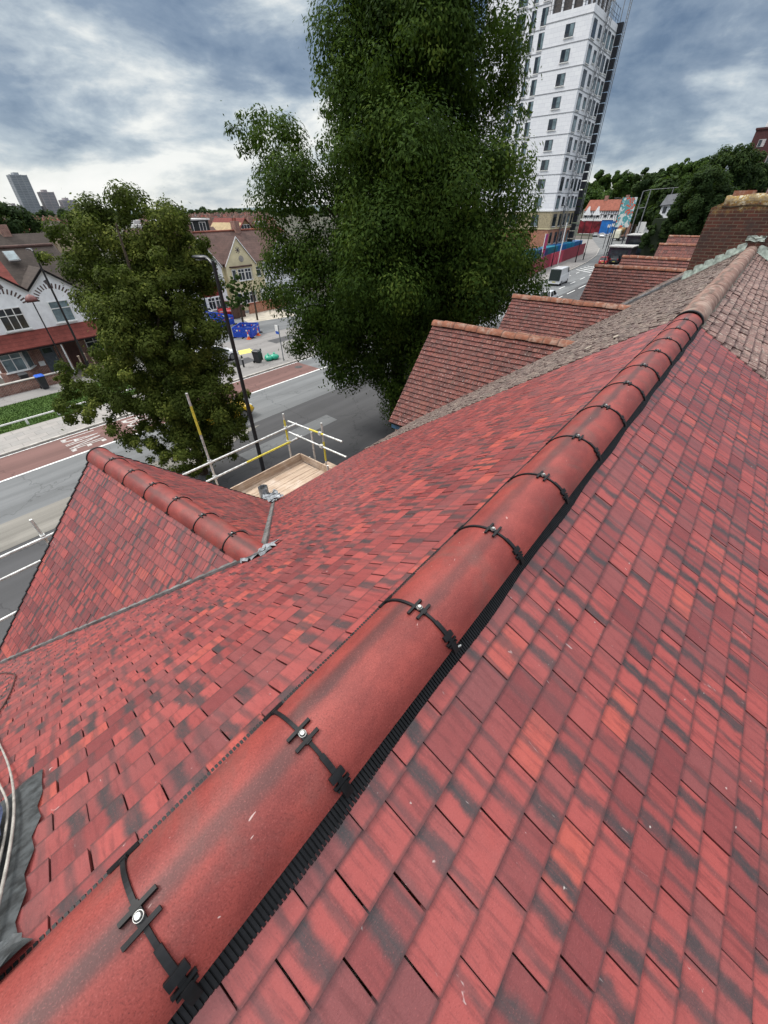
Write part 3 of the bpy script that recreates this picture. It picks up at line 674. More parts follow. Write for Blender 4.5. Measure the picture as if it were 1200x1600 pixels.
steps(1); steps(-1)
crumple('lead_saddle', [(CX-.02, RY-.2, RZ+.10), (CX-.02, RY+.24, RZ+.10), (CX-.02, RY+.2, RZ+.21), (CX-.02, RY-.2, RZ+.21)], LEADG, ch, random.Random(3), .02, 6, .0)
# blue-grey fascia end under the old gable's verge
MB().box(7.42, 7.75, 5.7, 5.98, 5.86, 6.0).build('fascia_board', plain('blue_grey_fascia', (.05, .12, .2), .5), house_old)
# ---- torn flashing, membrane and cables at the lower left of the new roof
def PLp(x, y, h=.02): return Vector((x, y, zl(y)+h))
mb = MB(); rnd = random.Random(21)
edge = [(-.375, 1.19), (-.372, 1.10), (-.366, 1.03), (-.375, .97), (-.362, .90), (-.378, .84), (-.368, .78), (-.382, .72), (-.372, .66), (-.385, .60), (-.375, .555), (-.35, .52)]
vs = []; fs = []
for i, (ex, ey) in enumerate(edge):
    for j in range(8):
        xx = ex-(.085+.012*(11-i if i > 1 else 8))*j/7; vs.append(PLp(xx, ey-(.0 if i else .006*j), .022+(.006 if j else 0)))
for i in range(len(edge)-1):
    for j in range(7): k = i*8+j; fs.append((k, k+1, k+9, k+8))
mb.add(vs, fs, smooth=True); mb.build('torn_flashing', SLATE, house_new)
crumple('roofing_membrane', [PLp(-1.6, .55), PLp(-.43, .50), PLp(-.44, 1.10), PLp(-1.6, 1.0)], MEMB, house_new, rnd, .010, 12, .045)
crumple('lead_tongue', [PLp(-.46, .505), PLp(-.345, .50), PLp(-.350, .530), PLp(-.44, .575)], SLATE, house_new, rnd, .003, 6, .035)
def curve_pts(ps, n=40):
    out = []; P = [Vector(p) for p in ps]; P = [P[0]*2-P[1]]+P+[P[-1]*2-P[-2]]
    for i in range(1, len(P)-2):
        for k in range(n//(len(P)-3)):
            t_ = k/(n//(len(P)-3)); a, b, c, d = P[i-1], P[i], P[i+1], P[i+2]
            out.append(.5*((2*b)+(c-a)*t_+(2*a-5*b+4*c-d)*t_*t_+(3*b-a-3*c+d)*t_**3))
    out.append(P[-2]); return out
def cable(pts, r, mat, label):
    p0 = Vector(pts[0]); o = MB().tube(curve_pts(pts, 60), r, 8).build('cable', mat, None, off=p0); tag(o, label, 'cable')
cable([PLp(-.75, 2.6, .03), PLp(-.62, 2.0, .03), PLp(-.49, 1.42, .035), PLp(-.42, 1.02, .05), PLp(-.405, .72, .05), PLp(-.42, .53, .05), PLp(-.50, .40, .05)], .0036, CABLE, 'pale cable over the torn grey flashing, the thicker of the two')
cable([PLp(-.80, 2.3, .03), PLp(-.62, 1.75, .03), PLp(-.50, 1.30, .035), PLp(-.435, 1.02, .05), PLp(-.425, .72, .05), PLp(-.445, .53, .05), PLp(-.53, .38, .05)], .0032, CABLE, 'thinner pale cable on the left, over the blue membrane')
cable([PLp(-1.4, 4.5, .03), PLp(-.95, 4.1, .03), PLp(-.72, 3.5, .03), PLp(-.67, 3.1, .025), PLp(-.66, 2.5, .025), PLp(-.75, 1.9, .03), PLp(-.95, 1.6, .03)], .0045, CABLEB, 'thin brown cable looped over the red tiles below the valley')
# white scrap and moss crumb details on the ribbed roll
tag(MB().tube([(0.602, .252, 9.50), (.625, .245, 9.497)], .004, 6).build('pale_chip', WASH, None, off=(.6, .25, 9.5)), 'small pale chip lying on the black ribbed strip', 'debris')

for px, py, lb, rz_ in ((960, 531, 'pale broken tile lying on the old slope nearer the chimney', 20), (917, 548, 'pale broken tile lying by the line where red and brown tiles meet', 35)):
    r_ = CF + CR*((px-600)/600) - CU*((py-800)/600); k_ = (9.59+.37*TL-H)/(r_.z+TL*r_.y); p = Vector((0, 0, H))+r_*k_
    c_ = MB(); a_ = Vector((math.cos(R_(rz_)), PL.y*math.sin(R_(rz_)), PL.z*math.sin(R_(rz_)))); b_ = Vector((0, .56, .83)).cross(a_); c_.prism([p-a_*.085-b_*.035+Vector((0, 0, .035)), p+a_*.07-b_*.028+Vector((0, 0, .035)), p+a_*.085+b_*.02+Vector((0, 0, .035)), p-a_*.06+b_*.03+Vector((0, 0, .035))], (0, 0, .012))
    tag(c_.build('broken_tile', plain('pale_tile_fragment', (.42, .36, .29), .8), None, off=p), lb, 'roof tile')
# ------------------------------------------------------------------ scaffold along the front
sc = thing('scaffold', 'tube scaffold with timber deck and yellow-banded poles along the eaves', 'scaffold', (5.6, 7.8, 0))
SY = 7.87
def pole(a, b, yellow=None, name='standard', r=.0245):
    a, b = Vector(a), Vector(b); mb = MB()
    if yellow:
        t0, t1 = yellow; P = [a, a+(b-a)*t0, a+(b-a)*t1, b]
        for i, m in ((0, 0), (1, 1), (2, 0)):
            if (P[i+1]-P[i]).length > .01: mb.tube([P[i], P[i+1]], r, 12, mi=m)
    else: mb.tube([a, b], r, 12)
    return mb.build(name, [GALV, GALVY], sc)
pole((-3.0, SY, 6.0), (5.75, SY, 6.04), None, 'guard_rail'); pole((-3.0, SY, 5.62), (5.85, SY, 5.63), (.80, .955), 'guard_rail')
pole((5.73, 8.2, 6.02), (5.73, 6.15, 6.08), (.42, .68), 'guard_rail'); pole((5.73, 8.25, 5.68), (5.73, 6.05, 5.69), None, 'guard_rail')
pole((5.42, SY+.05, 0), (5.42, SY+.05, 6.42), (.865, .975)); pole((3.24, SY+.05, 0), (3.24, SY+.05, 7.62), (.88, .965)); pole((.0, SY+.05, 0), (.0, SY+.05, 6.40))
pole((-2.6, SY+.05, 0), (-2.6, SY+.05, 6.4)); pole((5.78, 6.9, 0), (5.78, 6.9, 6.33), (.83, .92)); pole((5.78, 7.35, 4.6), (5.78, 7.35, 5.95)); pole((5.1, 6.05, 0), (5.1, 6.05, 5.75)); pole((1.0, 6.05, 0), (1.0, 6.05, 4.9))
pole((-3, SY-.02, 5.0-.09), (6.0, SY-.02, 5.0-.09), None, 'ledger'); pole((-3, 6.1, 4.91), (6.0, 6.1, 4.91), None, 'ledger')
for x in (-2.6, .0, 1.6, 3.24, 5.5): pole((x, 5.6, 4.86), (x, 8.2, 4.86), None, 'transom')
y = 6.32; k = 0
while y < 7.78:
    MB().box(.6, 5.66+random.uniform(-.03, .05), y+.004, y+.226, 4.94, 4.978+random.uniform(0, .004)).build('deck_board', PLANK, sc); y += .232
MB().box(.6, 5.66, SY-.062, SY-.028, 4.98, 5.2).build('toe_board', PLANK, sc)
MB().box(5.655, 5.69, 6.15, SY-.07, 4.98, 5.19).build('toe_board', PLANK, sc)
MB().box(5.66, 6.1, 6.0, 7.2, 4.93, 4.97).build('deck_board', PLANK, sc)
mb = MB()
for p in ((5.42, SY, 6.04), (5.42, SY, 5.63), (3.24, SY, 6.03), (3.24, SY, 5.62), (0, SY, 6.02), (0, SY, 5.62), (5.73, 6.9, 6.05), (5.73, 6.9, 5.69), (5.73, SY, 5.66)):
    mb.box(p[0]-.035, p[0]+.035, p[1]-.01, p[1]+.085, p[2]-.04, p[2]+.04)
mb.build('coupler', GALV, sc)
# roll of lead and offcuts on the deck
t_ = thing('lead_roll', 'small roll of grey lead standing on the scaffold deck by the valley foot', 'roll', (3.05, 6.95, 4.98))
mb = MB(); rings = []
for a in range(0, 361*2, 20): r = .13-.00009*a; rings.append((3.98+r*math.cos(R_(a)), 7.22+r*math.sin(R_(a))))
for i in range(len(rings)-1): mb.prism([(rings[i][0], rings[i][1], 4.985), (rings[i+1][0], rings[i+1][1], 4.985), (rings[i+1][0]*.97+3.98*.03, rings[i+1][1]*.97+7.22*.03, 4.985), (rings[i][0]*.97+3.98*.03, rings[i][1]*.97+7.22*.03, 4.985)], (0, 0, .24))
mb.build('coil', LEAD, t_); MB().tube([(3.98, 7.22, 5.0), (3.98, 7.22, 5.2)], .05, 12).build('core', BLK, t_)
o = crumple('lead_offcut', [(3.7, 6.75, 5.02), (4.2, 6.7, 5.02), (4.2, 7.1, 5.02), (3.7, 7.1, 5.02)], LEAD, None, random.Random(6), .05, 8, .03); tag(o, 'crumpled lead offcut lying beside the roll on the deck', 'lead sheet')
# ------------------------------------------------------------------ ground, roads, pavements
def sheet(name, pts, z, mat, th=0.0):
    mb = MB()
    if th: mb.prism([(x, y, z-th) for x, y in pts], (0, 0, th))
    else: mb.poly([(x, y, z) for x, y in pts])
    return structure(mb, name, mat)
def rect(x0, x1, y0, y1): return [(x0, y0), (x1, y0), (x1, y1), (x0, y1)]
sheet('ground', rect(-400, 4200, -3500, 4200), -.012, FARG)
sheet('road', [(-60, 8.6), (118, 8.6), (118, 33.2), (112, 31.6), (95, 29.6), (70, 28.3), (-60, 28.3)], 0.0, ASPHD)
# main carriageway, lighter and worn, then the curve towards the far junction
sheet('road', [(-60, 20.7), (40, 20.7), (70, 21.5), (112, 24), (150, 27), (205, 33), (420, 60), (420, 120), (260, 75), (190, 54), (150, 40), (128, 34.5), (112, 31.8), (90, 29.4), (60, 28.35), (-60, 28.3)], .004, ASPH)
sheet('road_verge', [(-60, 18.7), (5.5, 18.75), (9, 19.3), (12, 20.2), (9, 20.9), (-60, 20.85)], .009, GRAV)
sheet('bus_lane', rect(-60, 21.6, 25.15, 28.05), .009, REDAS)
def paint(name, pts, z=.013, m=None): return sheet(name, pts, z, m or PAINT)
paint('lane_line', rect(-60, 25.5, 24.98, 25.13))
paint('kerb_line', rect(-60, 30, 27.98, 28.08), .014)
def dashes(name, a, b, wd, dash, gap):
    a, b = Vector(a), Vector(b); d = (b-a); L = d.length; d.normalize(); n = Vector((-d.y, d.x, 0))*wd/2; mb = MB(); t_ = 0
    while t_ < L: p, q = a+d*t_, a+d*min(L, t_+dash); mb.poly([p-n, q-n, q+n, p+n]); t_ += dash+gap
    return structure(mb, name, PAINT)
dashes('road_marking', (30, 24.7, .014), (112, 28.3, .014), .16, 2.2, 3.4)
dashes('road_marking', (48, 22.3, .014), (112, 25.6, .014), .16, 3, 3)
dashes('road_marking', (50, 20.2, .014), (100, 22.2, .014), .14, 4, 2)
for x in (94, 96.4, 98.8, 101.2): paint('road_marking', [(x, 25.5), (x+.5, 25.5), (x+3.6, 29.3), (x+3.1, 29.3)], .016)
# pavement on the far side, apron of the side street
sheet('pavement', rect(-60, 14.2, 28.3, 31.25), .12, SLAB, .12)
sheet('pavement', [(14.2, 28.3), (60, 28.35), (90, 29.4), (112, 31.8), (128, 34.5), (150, 40), (190, 54), (188, 60), (146, 46), (124, 41.5), (100, 36), (70, 34), (60, 48.2), (14.2, 48.2)], .118, TARP, .118)
sheet('kerb', rect(-60, 14.2, 28.12, 28.30), .125, KERB, .125)
sheet('kerb', [(14.2, 28.12), (60, 28.17), (90, 29.22), (112, 31.6), (128, 34.3), (150, 39.8), (150, 40), (128, 34.5), (112, 31.8), (90, 29.4), (60, 28.35), (14.2, 28.30)], .125, KERB, .125)
sheet('side_street', [(14.6, 38.8), (40, 37.2), (46, 48), (27, 56), (24, 90), (13.2, 90)], .126, ASPH)
sheet('path', rect(-60, 14.2, 36.4, 38.5), .11, TARP, .11)
sheet('lawn', rect(-60, 10.6, 31.25, 36.4), .115, GRASS, .115)
sheet('pavement', rect(-60, 118, 5.4, 8.6), .10, SLAB, .10)
sheet('driveway', [(27.5, 43.6), (33.6, 42.2), (35, 48.2), (29, 48.6)], .130, plain('pale_driveway', (.40, .36, .29), .85, .15, 2))
sheet('road_patch', [(19.6, 33.6), (21.0, 33.3), (21.3, 34.6), (19.9, 34.9)], .124, PAINTY)
for i, (x0, x1, y0, y1) in enumerate(((-2, 4.5, 14.2, 15.4), (9, 15.5, 16.8, 18.0), (17.5, 19.5, 30.9, 32.4), (16, 26, 23.0, 23.5), (24, 27, 34, 35.5), (20.5, 23.5, 11.5, 13), (24.9, 32, 25.2, 27.9))):
    sheet('road_patch', [(x0, y0), (x1, y0+.1), (x1+.1, y1), (x0-.05, y1)], .0125 if y1 < 28 else .1225, (ASPHD, ASPH, GRAV)[i % 2])
for x, y in ((12.2, 24.0), (6.4, 16.0), (20.8, 26.9), (26.2, 21.9)):
    mb = MB(); mb.poly([(x+.33*math.cos(a), y+.33*math.sin(a), .0165) for a in np.linspace(0, 2*math.pi, 25)[:-1]]); structure(mb, 'manhole_cover', plain('cast_iron', (.04, .038, .036), .6))
# grass blades along the lawn (uncountable)
def blades():
    rs = np.random.RandomState(5); n = 26000
    x = rs.uniform(-6, 10.5, n); y = rs.uniform(31.3, 36.35, n); h = rs.uniform(.03, .10, n); a = rs.uniform(0, math.pi, n); wd = .02
    z = np.full(n, .115); dx, dy = np.cos(a)*wd, np.sin(a)*wd; lx, ly = rs.uniform(-.03, .03, n), rs.uniform(-.03, .03, n)
    V = np.stack([np.stack([x-dx, y-dy, z], 1), np.stack([x+dx, y+dy, z], 1), np.stack([x+lx, y+ly, z+h], 1)], 1).reshape(-1, 3)
    me = bpy.data.meshes.new('grass'); me.vertices.add(3*n); me.vertices.foreach_set('co', V.ravel())
    me.loops.add(3*n); me.loops.foreach_set('vertex_index', np.arange(3*n, dtype=np.int32)); me.polygons.add(n)
    me.polygons.foreach_set('loop_start', np.arange(0, 3*n, 3, dtype=np.int32)); me.update(calc_edges=True); me.materials.append(GRASS)
    o = bpy.data.objects.new('grass', me); COL.objects.link(o); tag(o, 'short green grass of the lawn before the white house', 'grass', kind='stuff')
blades()
def road_text(word, x0, x1, ya, yb):                # read by a driver heading +x; ya = kerb side
    cu = bpy.data.curves.new('lettering', 'FONT'); cu.body = word; cu.align_x = 'LEFT'; cu.size = 1
    tmp = bpy.data.objects.new('tmp', cu); COL.objects.link(tmp); bpy.context.view_layer.update()
    me = bpy.data.meshes.new_from_object(tmp.evaluated_get(bpy.context.evaluated_depsgraph_get())); bpy.data.objects.remove(tmp)
    co = np.zeros(len(me.vertices)*3); me.vertices.foreach_get('co', co); co = co.reshape(-1, 3)
    mn, mx = co.min(0), co.max(0); q = (co-mn)/(mx-mn+1e-9)
    out = np.stack([x0+(x1-x0)*q[:, 1], ya+(yb-ya)*q[:, 0], np.full(len(q), .015)], 1)
    me.vertices.foreach_set('co', out.ravel()); me.update(); me.materials.append(PAINTW)
    o = bpy.data.objects.new('road_lettering', me); COL.objects.link(o); tag(o, kind='structure')
road_text('LANE', 3.35, 5.15, 27.7, 25.6); road_text('BUS', 6.7, 8.5, 27.6, 25.6)

# ------------------------------------------------------------------ low fences, bollards, small street things
rl = thing('knee_rail', 'low white timber knee rail along the edge of the lawn', 'fence', (2, 31.6, 0))
mb = MB(); mb.box(-8, 10.4, 31.57, 31.63, .42, .50); mb.build('rail', UPVC, rl)
for x in np.arange(-7.5, 10.5, 1.72): MB().box(x-.06, x+.06, 31.53, 31.67, .05, .46).build('post', UPVC, rl)
def lamp_post(loc, h, arm, label, head='flat', ang=90, base_h=1.6, group=None):
    t_ = thing('street_lamp', label, 'street lamp', loc, group); x, y, z = loc
    MB().tube([(x, y, 0), (x, y, base_h)], .125, 12).build('base', BLKP, t_)
    MB().tube([(x, y, base_h), (x, y, h-.3), (x, y, h)], [.082, .056, .05], 12).build('pole', BLKP, t_)
    c, s = math.cos(R_(ang)), math.sin(R_(ang))
    MB().tube([(x, y, h-.12), (x+c*arm*.4, y+s*arm*.4, h+.02), (x+c*arm, y+s*arm, h+.05)], .05, 8).build('arm', BLKP, t_)
    mb = MB(); rings = []
    for q, hw, th in ((arm*.55, .03, .03), (arm*.7, .11, .06), (arm, .16, .075), (arm+.42, .14, .055), (arm+.55, .06, .03)):
        cx, cy = x+c*q, y+s*q
        rings.append([(cx-s*hw*math.cos(a)*1, cy+c*hw*math.cos(a), h+.06+th*math.sin(a)*.8) for a in np.linspace(0, 2*math.pi, 11)[:-1]])
    mb.loft(rings); hd = mb.build('lamp_head', BLKP, t_)
    MB().box(x+c*(arm+.15)-.1, x+c*(arm+.15)+.1, y+s*(arm+.15)-.13, y+s*(arm+.15)+.13, h-.012, h-.001).build('lens', plain('frosted_lens', (.5, .5, .48), .3, .1), hd); return t_
lamp_post((7.41, 13.02, 0), 9.30, .55, 'tall black street lamp with flat head nearest the scaffold, in front of the road')
lamp_post((8.6, 37.0, 0), 8.6, .6, 'tall black lamp post standing on the verge before the white gabled house')
lamp_post((WY(900, 405, 33.6).x, 33.6, 0), 7.6, .8, 'grey-black lamp post on the pavement before the red hoarding', ang=180)
# shorter lamp with a round brown shade before the white house
t_ = thing('street_lamp', 'short lamp post with a round brown shade in front of the white gable wall', 'street lamp', (7.85, 40.3, 0))
MB().tube([(7.85, 40.3, 0), (7.85, 40.3, 1.2), (7.85, 40.3, 5.45)], [.08, .05, .04], 10).build('pole', BLKP, t_)
SHD = plain('brown_shade', (.16, .06, .055), .5)
mb = MB(); rings = [[(7.85+r*math.cos(a), 40.3+r*math.sin(a), z) for a in np.linspace(0, 2*math.pi, 17)[:-1]] for r, z in ((.05, 5.4), (.40, 5.48), (.36, 5.62), (.22, 5.80), (.05, 5.88))]
mb.loft(rings); mb.build('lamp_shade', SHD, t_)
mb = MB(); mb.tube([(7.5, 40.3, 5.42), (8.3, 40.25, 5.42)], .05, 8); mb.build('bracket', BLKP, t_)
def wheelie(loc, body, lid, label, rz=0, group=None, h=1.0):
    t_ = thing('wheelie_bin', label, 'wheelie bin', loc, group); P = lambda: MB()
    o = Vector(loc)
    mb = MB(); mb.loft([[(o.x-a, o.y-b, o.z+z), (o.x+a, o.y-b, o.z+z), (o.x+a, o.y+b, o.z+z), (o.x-a, o.y+b, o.z+z)] for a, b, z in ((.2, .24, .06), (.25, .3, h*.9), (.27, .32, h*.93))], smooth=False); mb.build('body', body, t_)
    mb = MB(); mb.loft([[(o.x-a, o.y-b, o.z+z), (o.x+a, o.y-b, o.z+z), (o.x+a, o.y+b, o.z+z), (o.x-a, o.y+b, o.z+z)] for a, b, z in ((.28, .33, h*.93), (.28, .33, h*.96), (.2, .25, h*1.02))], smooth=False); mb.build('lid', lid, t_)
    for s in (-1, 1): MB().tube([(o.x+s*.2, o.y+.26, o.z+.1), (o.x+s*.25, o.y+.26, o.z+.1)], .1, 12).build('wheel', BLK, t_)
    rotz(t_, rz); return t_
BLUEP = plain('blue_plastic', (.02, .10, .50), .45, .15); BINK = plain('dark_bin_plastic', (.035, .037, .04), .5, .2)
wheelie((5.55, 38.05, .11), BINK, BLUEP, 'dark wheelie bin with a blue lid by the garden wall of the white house')
wheelie((4.9, 39.6, .1), BINK, BINK, 'dark wheelie bin behind the garden wall, beside the blue-lidded bin')
wheelie((19.25, 30.35, .12), BINK, BINK, 'dark grey bin on the pavement beside the green refuse sacks', 20)
def bollard(x, y, label, h=.95):
    t_ = thing('bollard', label, 'bollard', (x, y, .12))
    MB().tube([(x, y, .12), (x, y, h), (x, y, h+.1)], [.08, .075, .055], 12).build('post', BINK, t_); MB().tube([(x, y, h-.22), (x, y, h-.12)], .082, 12).build('band', PAINT, t_)
bollard(17.75, 30.3, 'dark bollard on the pavement beyond the front of the white car'); bollard(19.95, 30.75, 'thin dark bollard between the grey bin and the green sacks')
GREEN = plain('green_plastic_sack', (.02, .36, .22), .35, .25, 14, .5)
def sack(x, y, r, k, label):
    rnd = random.Random(k); mb = MB(); rings = []
    for i, (rr, z) in enumerate(((.6, .0), (1.0, .18), (1.05, .42), (.75, .68), (.25, .84), (.12, .9), (.28, 1.0))):
        rings.append([(x+r*rr*math.cos(a)*(1+rnd.uniform(-.12, .12)), y+r*rr*math.sin(a)*(1+rnd.uniform(-.12, .12)), .12+z*r*1.5) for a in np.linspace(0, 2*math.pi, 13)[:-1]])
    mb.loft(rings); tag(mb.build('refuse_sack', GREEN, None, off=(x, y, .12)), label, 'refuse sack')
sack(20.2, 30.1, .33, 1, 'green refuse sack nearest the grey bin'); sack(20.75, 30.0, .36, 2, 'green refuse sack farthest right of the heap'); sack(20.45, 30.5, .3, 3, 'green refuse sack behind the other two')
# blue pedestrian barriers and cones round the two excavations
CONE = plain('orange_cone', (.75, .14, .03), .5, .1)
BLUEB = plain('blue_barrier_plastic', (.015, .075, .52), .4, .2, 5)
def barrier(x0, y0, x1, y1, label, group):
    a, b = Vector((x0, y0, .13)), Vector((x1, y1, .13)); t_ = thing('pedestrian_barrier', label, 'barrier', tuple((a+b)/2), group); d = (b-a); L = d.length; d.normalize(); n = Vector((-d.y, d.x, 0))
    mb = MB(); c = (a+b)/2
    for z0, z1 in ((.84, .98), (.56, .80), (.08, .5)): mb.obox(c+Vector((0, 0, (z0+z1)/2)), d*L/2, n*.02, (0, 0, (z1-z0)/2))
    k = a+d*.04
    for i in range(int(L/.16)+1): mb.obox(a+d*min(L-.03, .03+i*.16)+Vector((0, 0, .5)), d*.03, n*.016, (0, 0, .45))
    mb.build('panel', BLUEB, t_)
    mb = MB()
    mb.obox(c+Vector((0, 0, .72)), d*L*.09, n*.03, (0, 0, .07)); mb.build('reflective_strip', PAINT, t_)
    mb = MB(); 
    mb.obox(c+d*L*.28+Vector((0, 0, .72)), d*L*.06, n*.029, (0, 0, .06))
    mb.build('red_block', CONE, t_)
    for p in (a, b): MB().obox(p+Vector((0, 0, .05)), d*.05, n*.28, (0, 0, .03)).build('foot', BLK, t_)
def pen(cx, cy, w, l, rz, name):
    c, s = math.cos(R_(rz)), math.sin(R_(rz)); P = lambda u_, v_: (cx+c*u_-s*v_, cy+s*u_+c*v_)
    pts = [(-w, -l), (0, -l), (w, -l), (w, l*.0), (w, l), (0, l), (-w, l), (-w, 0)]
    for i in range(8):
        p, q = P(*pts[i]), P(*pts[(i+1) % 8]); barrier(p[0], p[1], q[0], q[1], 'blue plastic barrier with white and red reflectors '+name, 'barriers '+name)
pen(24.1, 39.0, 1.0, 1.15, -55, 'round the nearer excavation, among traffic cones')
pen(24.6, 47.3, 1.1, 3.1, 8, 'round the farther excavation, towards the parked cars')
def cone(x, y, label, group=None):
    t_ = thing('traffic_cone', label, 'traffic cone', (x, y, .13), group)
    MB().box(x-.19, x+.19, y-.19, y+.19, .13, .17).build('base', CONE, t_)
    MB().tube([(x, y, .17), (x, y, .40)], [.13, .095], 14).build('lower_cone', CONE, t_); MB().tube([(x, y, .40), (x, y, .60)], [.096, .062], 14).build('reflective_sleeve', PAINT, t_)
    MB().tube([(x, y, .60), (x, y, .82)], [.061, .03], 14).build('tip', CONE, t_)
for i, (px, py, lb) in enumerate(((369, 527, 'orange and white cone at the left corner of the nearer blue pen'), (389, 530, 'orange and white cone in front of the nearer blue pen'), (404, 524, 'orange and white cone at the right corner of the nearer blue pen'), (348, 510, 'orange and white cone at the end of the farther blue pen'))):
    p = WZ(px, py, .13); cone(p.x, p.y, lb)
# bus stop pole with flag
t_ = thing('bus_stop_sign', 'grey pole with a white and blue flag at the pavement edge by the big tree', 'sign', (20.9, 28.95, .12))
MB().tube([(20.9, 28.95, .1), (20.9, 28.95, 3.0)], .04, 10).build('pole', plain('grey_pole', (.16, .18, .19), .5), t_)
MB().box(20.88, 20.92, 28.95, 29.4, 2.5, 2.95).build('flag', UPVC, t_); MB().box(20.875, 20.925, 28.97, 29.38, 2.28, 2.49).build('lower_flag', BLUEP, t_)

# ------------------------------------------------------------------ vehicles
TYRE = plain('tyre_rubber', (.015, .015, .016), .8, .2, 20); RIM = plain('alloy_rim', (.35, .35, .36), .35, .2, 20, .5, .8)
CGL = plain('car_glass', (.012, .016, .02), .08, .2, 2, .7)
HL = plain('headlight_glass', (.6, .62, .62), .1, .1, 5, .7); TLM = plain('tail_light_red', (.45, .02, .02), .2, .1, 5, .6)
def paintm(name, c, met=.0):
    if name in _pl: return _pl[name]
    m, t, b = mk(name, .28, .5, met); setc(t, b, t.mix(t.m('MULTIPLY', t.noise(t.n('ShaderNodeTexCoord').outputs['Object'], 3, 5), .25), c, tuple(x*.7 for x in c))); b.inputs['Coat Weight'].default_value = .6; _pl[name] = m; return m
def car(label, loc, rz, paint_, cat='car', L=4.2, Wd=1.75, Hh=1.46, kind='hatch', name='parked_car', group=None, roofm=None):
    """length along +x, front at +x"""
    t_ = thing(name, label, cat, (0, 0, 0), group); hw = Wd/2; zb = .20
    belt = {'hatch': .90, 'van': 1.25, 'suv': 1.02}[kind]*(Hh/1.46 if kind != 'van' else Hh/1.95)
    st = {'hatch': [(-.5, .42, .62), (-.49, .30, .82), (-.46, .22, belt-.02), (-.36, .2, belt+.02), (.0, .2, belt), (.2, .2, belt-.02), (.30, .2, belt-.07), (.42, .22, belt-.15), (.485, .28, .66), (.5, .36, .52)],
          'suv': [(-.5, .45, .7), (-.49, .32, belt-.1), (-.47, .25, belt), (-.3, .24, belt+.02), (.1, .24, belt), (.28, .24, belt-.05), (.43, .25, belt-.12), (.49, .3, belt-.3), (.5, .4, .6)],
          'van': [(-.5, .3, belt), (-.495, .28, belt+.02), (.2, .25, belt), (.33, .25, belt-.1), (.45, .25, belt-.25), (.49, .3, belt-.45), (.5, .4, .6)]}[kind]
    def ring(x, z0, z1, k=1.0):
        h = hw*k; return [(x, -h*.92, z0), (x, -h, z0+.14), (x, -h, (z0+z1)/2), (x, -h*.97, z1-.10), (x, -h*.88, z1), (x, 0, z1+.025), (x, h*.88, z1), (x, h*.97, z1-.10), (x, h, (z0+z1)/2), (x, h, z0+.14), (x, h*.92, z0)]
    mb = MB(); mb.loft([ring(x*L, a, b, 1-.10*max(0, abs(x)-.4)*10*.5) for x, a, b in st]); body = mb.build('body', paint_, t_)
    gx = {'hatch': ((-.475, -.40, .05, .29), Hh), 'suv': ((-.48, -.44, .08, .27), Hh), 'van': ((-.498, -.49, .22, .38), Hh)}[kind][0]
    def gr(x, z, k, kk): return [(x, -hw*k, z), (x, hw*k, z)]
    b0, t0, t1, b1 = gx; zt = Hh-.04; kb, kt = .92, (.72 if kind != 'van' else .86)
    P = {n_: Vector(v) for n_, v in {'bl0': (b0*L, -hw*kb, belt-.03), 'br0': (b0*L, hw*kb, belt-.03), 'tl0': (t0*L, -hw*kt, zt), 'tr0': (t0*L, hw*kt, zt), 'bl1': (b1*L, -hw*kb, belt-.05), 'br1': (b1*L, hw*kb, belt-.05), 'tl1': (t1*L, -hw*kt, zt), 'tr1': (t1*L, hw*kt, zt)}.items()}
    m = MB(); vs = [P[k] for k in ('bl0', 'br0', 'br1', 'bl1', 'tl0', 'tr0', 'tr1', 'tl1')]
    m.add(vs, [(0, 3, 2, 1), (4, 5, 6, 7), (0, 4, 7, 3), (1, 2, 6, 5), (0, 1, 5, 4), (3, 7, 6, 2)])
    if kind == 'van': m.build('cab', paint_, t_)
    else: m.build('cabin_glass', CGL, t_)
    rf = MB(); e = .03; rf.loft([[(x, -hw*kt-e*.3, zt-.02), (x, -hw*kt*.9, z), (x, 0, z+.02), (x, hw*kt*.9, z), (x, hw*kt+e*.3, zt-.02)] for x, z in ((t0*L-.05, zt), (t0*L*.6+t1*L*.4, zt+.04), (t1*L+.03, zt))]); rf.build('roof', roofm or paint_, t_)
    pm = MB()
    for s in (-1, 1):
        for x0, x1, zt_ in ((b0*L, t0*L, zt), (b1*L, t1*L, zt)): pm.tube([(x0, s*hw*kb*1.005, belt-.03), (x1, s*hw*kt*1.01, zt_)], .035, 6)
        xm = (t0+t1)/2*L; pm.tube([(xm, s*hw*kb*1.01, belt-.03), (xm, s*hw*kt*1.02, zt)], .03, 6)
    pm.build('window_pillars', paint_, t_)
    if kind == 'van':
        wm = MB(); q = P['bl1']*.97+P['tl1']*.03
        def lp(a, b, k): return a*(1-k)+b*k
        up = Vector((.012, 0, .012))
        wm.poly([lp(P['bl1'], P['tl1'], .12)+up+Vector((0, .08, 0)), lp(P['br1'], P['tr1'], .12)+up-Vector((0, .08, 0)), lp(P['br1'], P['tr1'], .9)+up-Vector((0, .06, 0)), lp(P['bl1'], P['tl1'], .9)+up+Vector((0, .06, 0))])
        wm.build('windscreen', CGL, t_)
        for s in (-1, 1):
            MB().add([Vector((.17*L, s*(hw*.935), belt+.05)), Vector((.33*L, s*(hw*.935), belt+.05)), Vector((.25*L, s*(hw*.895), zt-.12)), Vector((.17*L, s*(hw*.895), zt-.12))], [(0, 1, 2, 3)]).build('side_window', CGL, t_)
        MB().add([(-.502*L, -hw*.7, belt+.1), (-.502*L, hw*.7, belt+.1), (-.496*L, hw*.65, zt-.15), (-.496*L, -hw*.65, zt-.15)], [(0, 1, 2, 3)]).build('rear_window', CGL, t_)
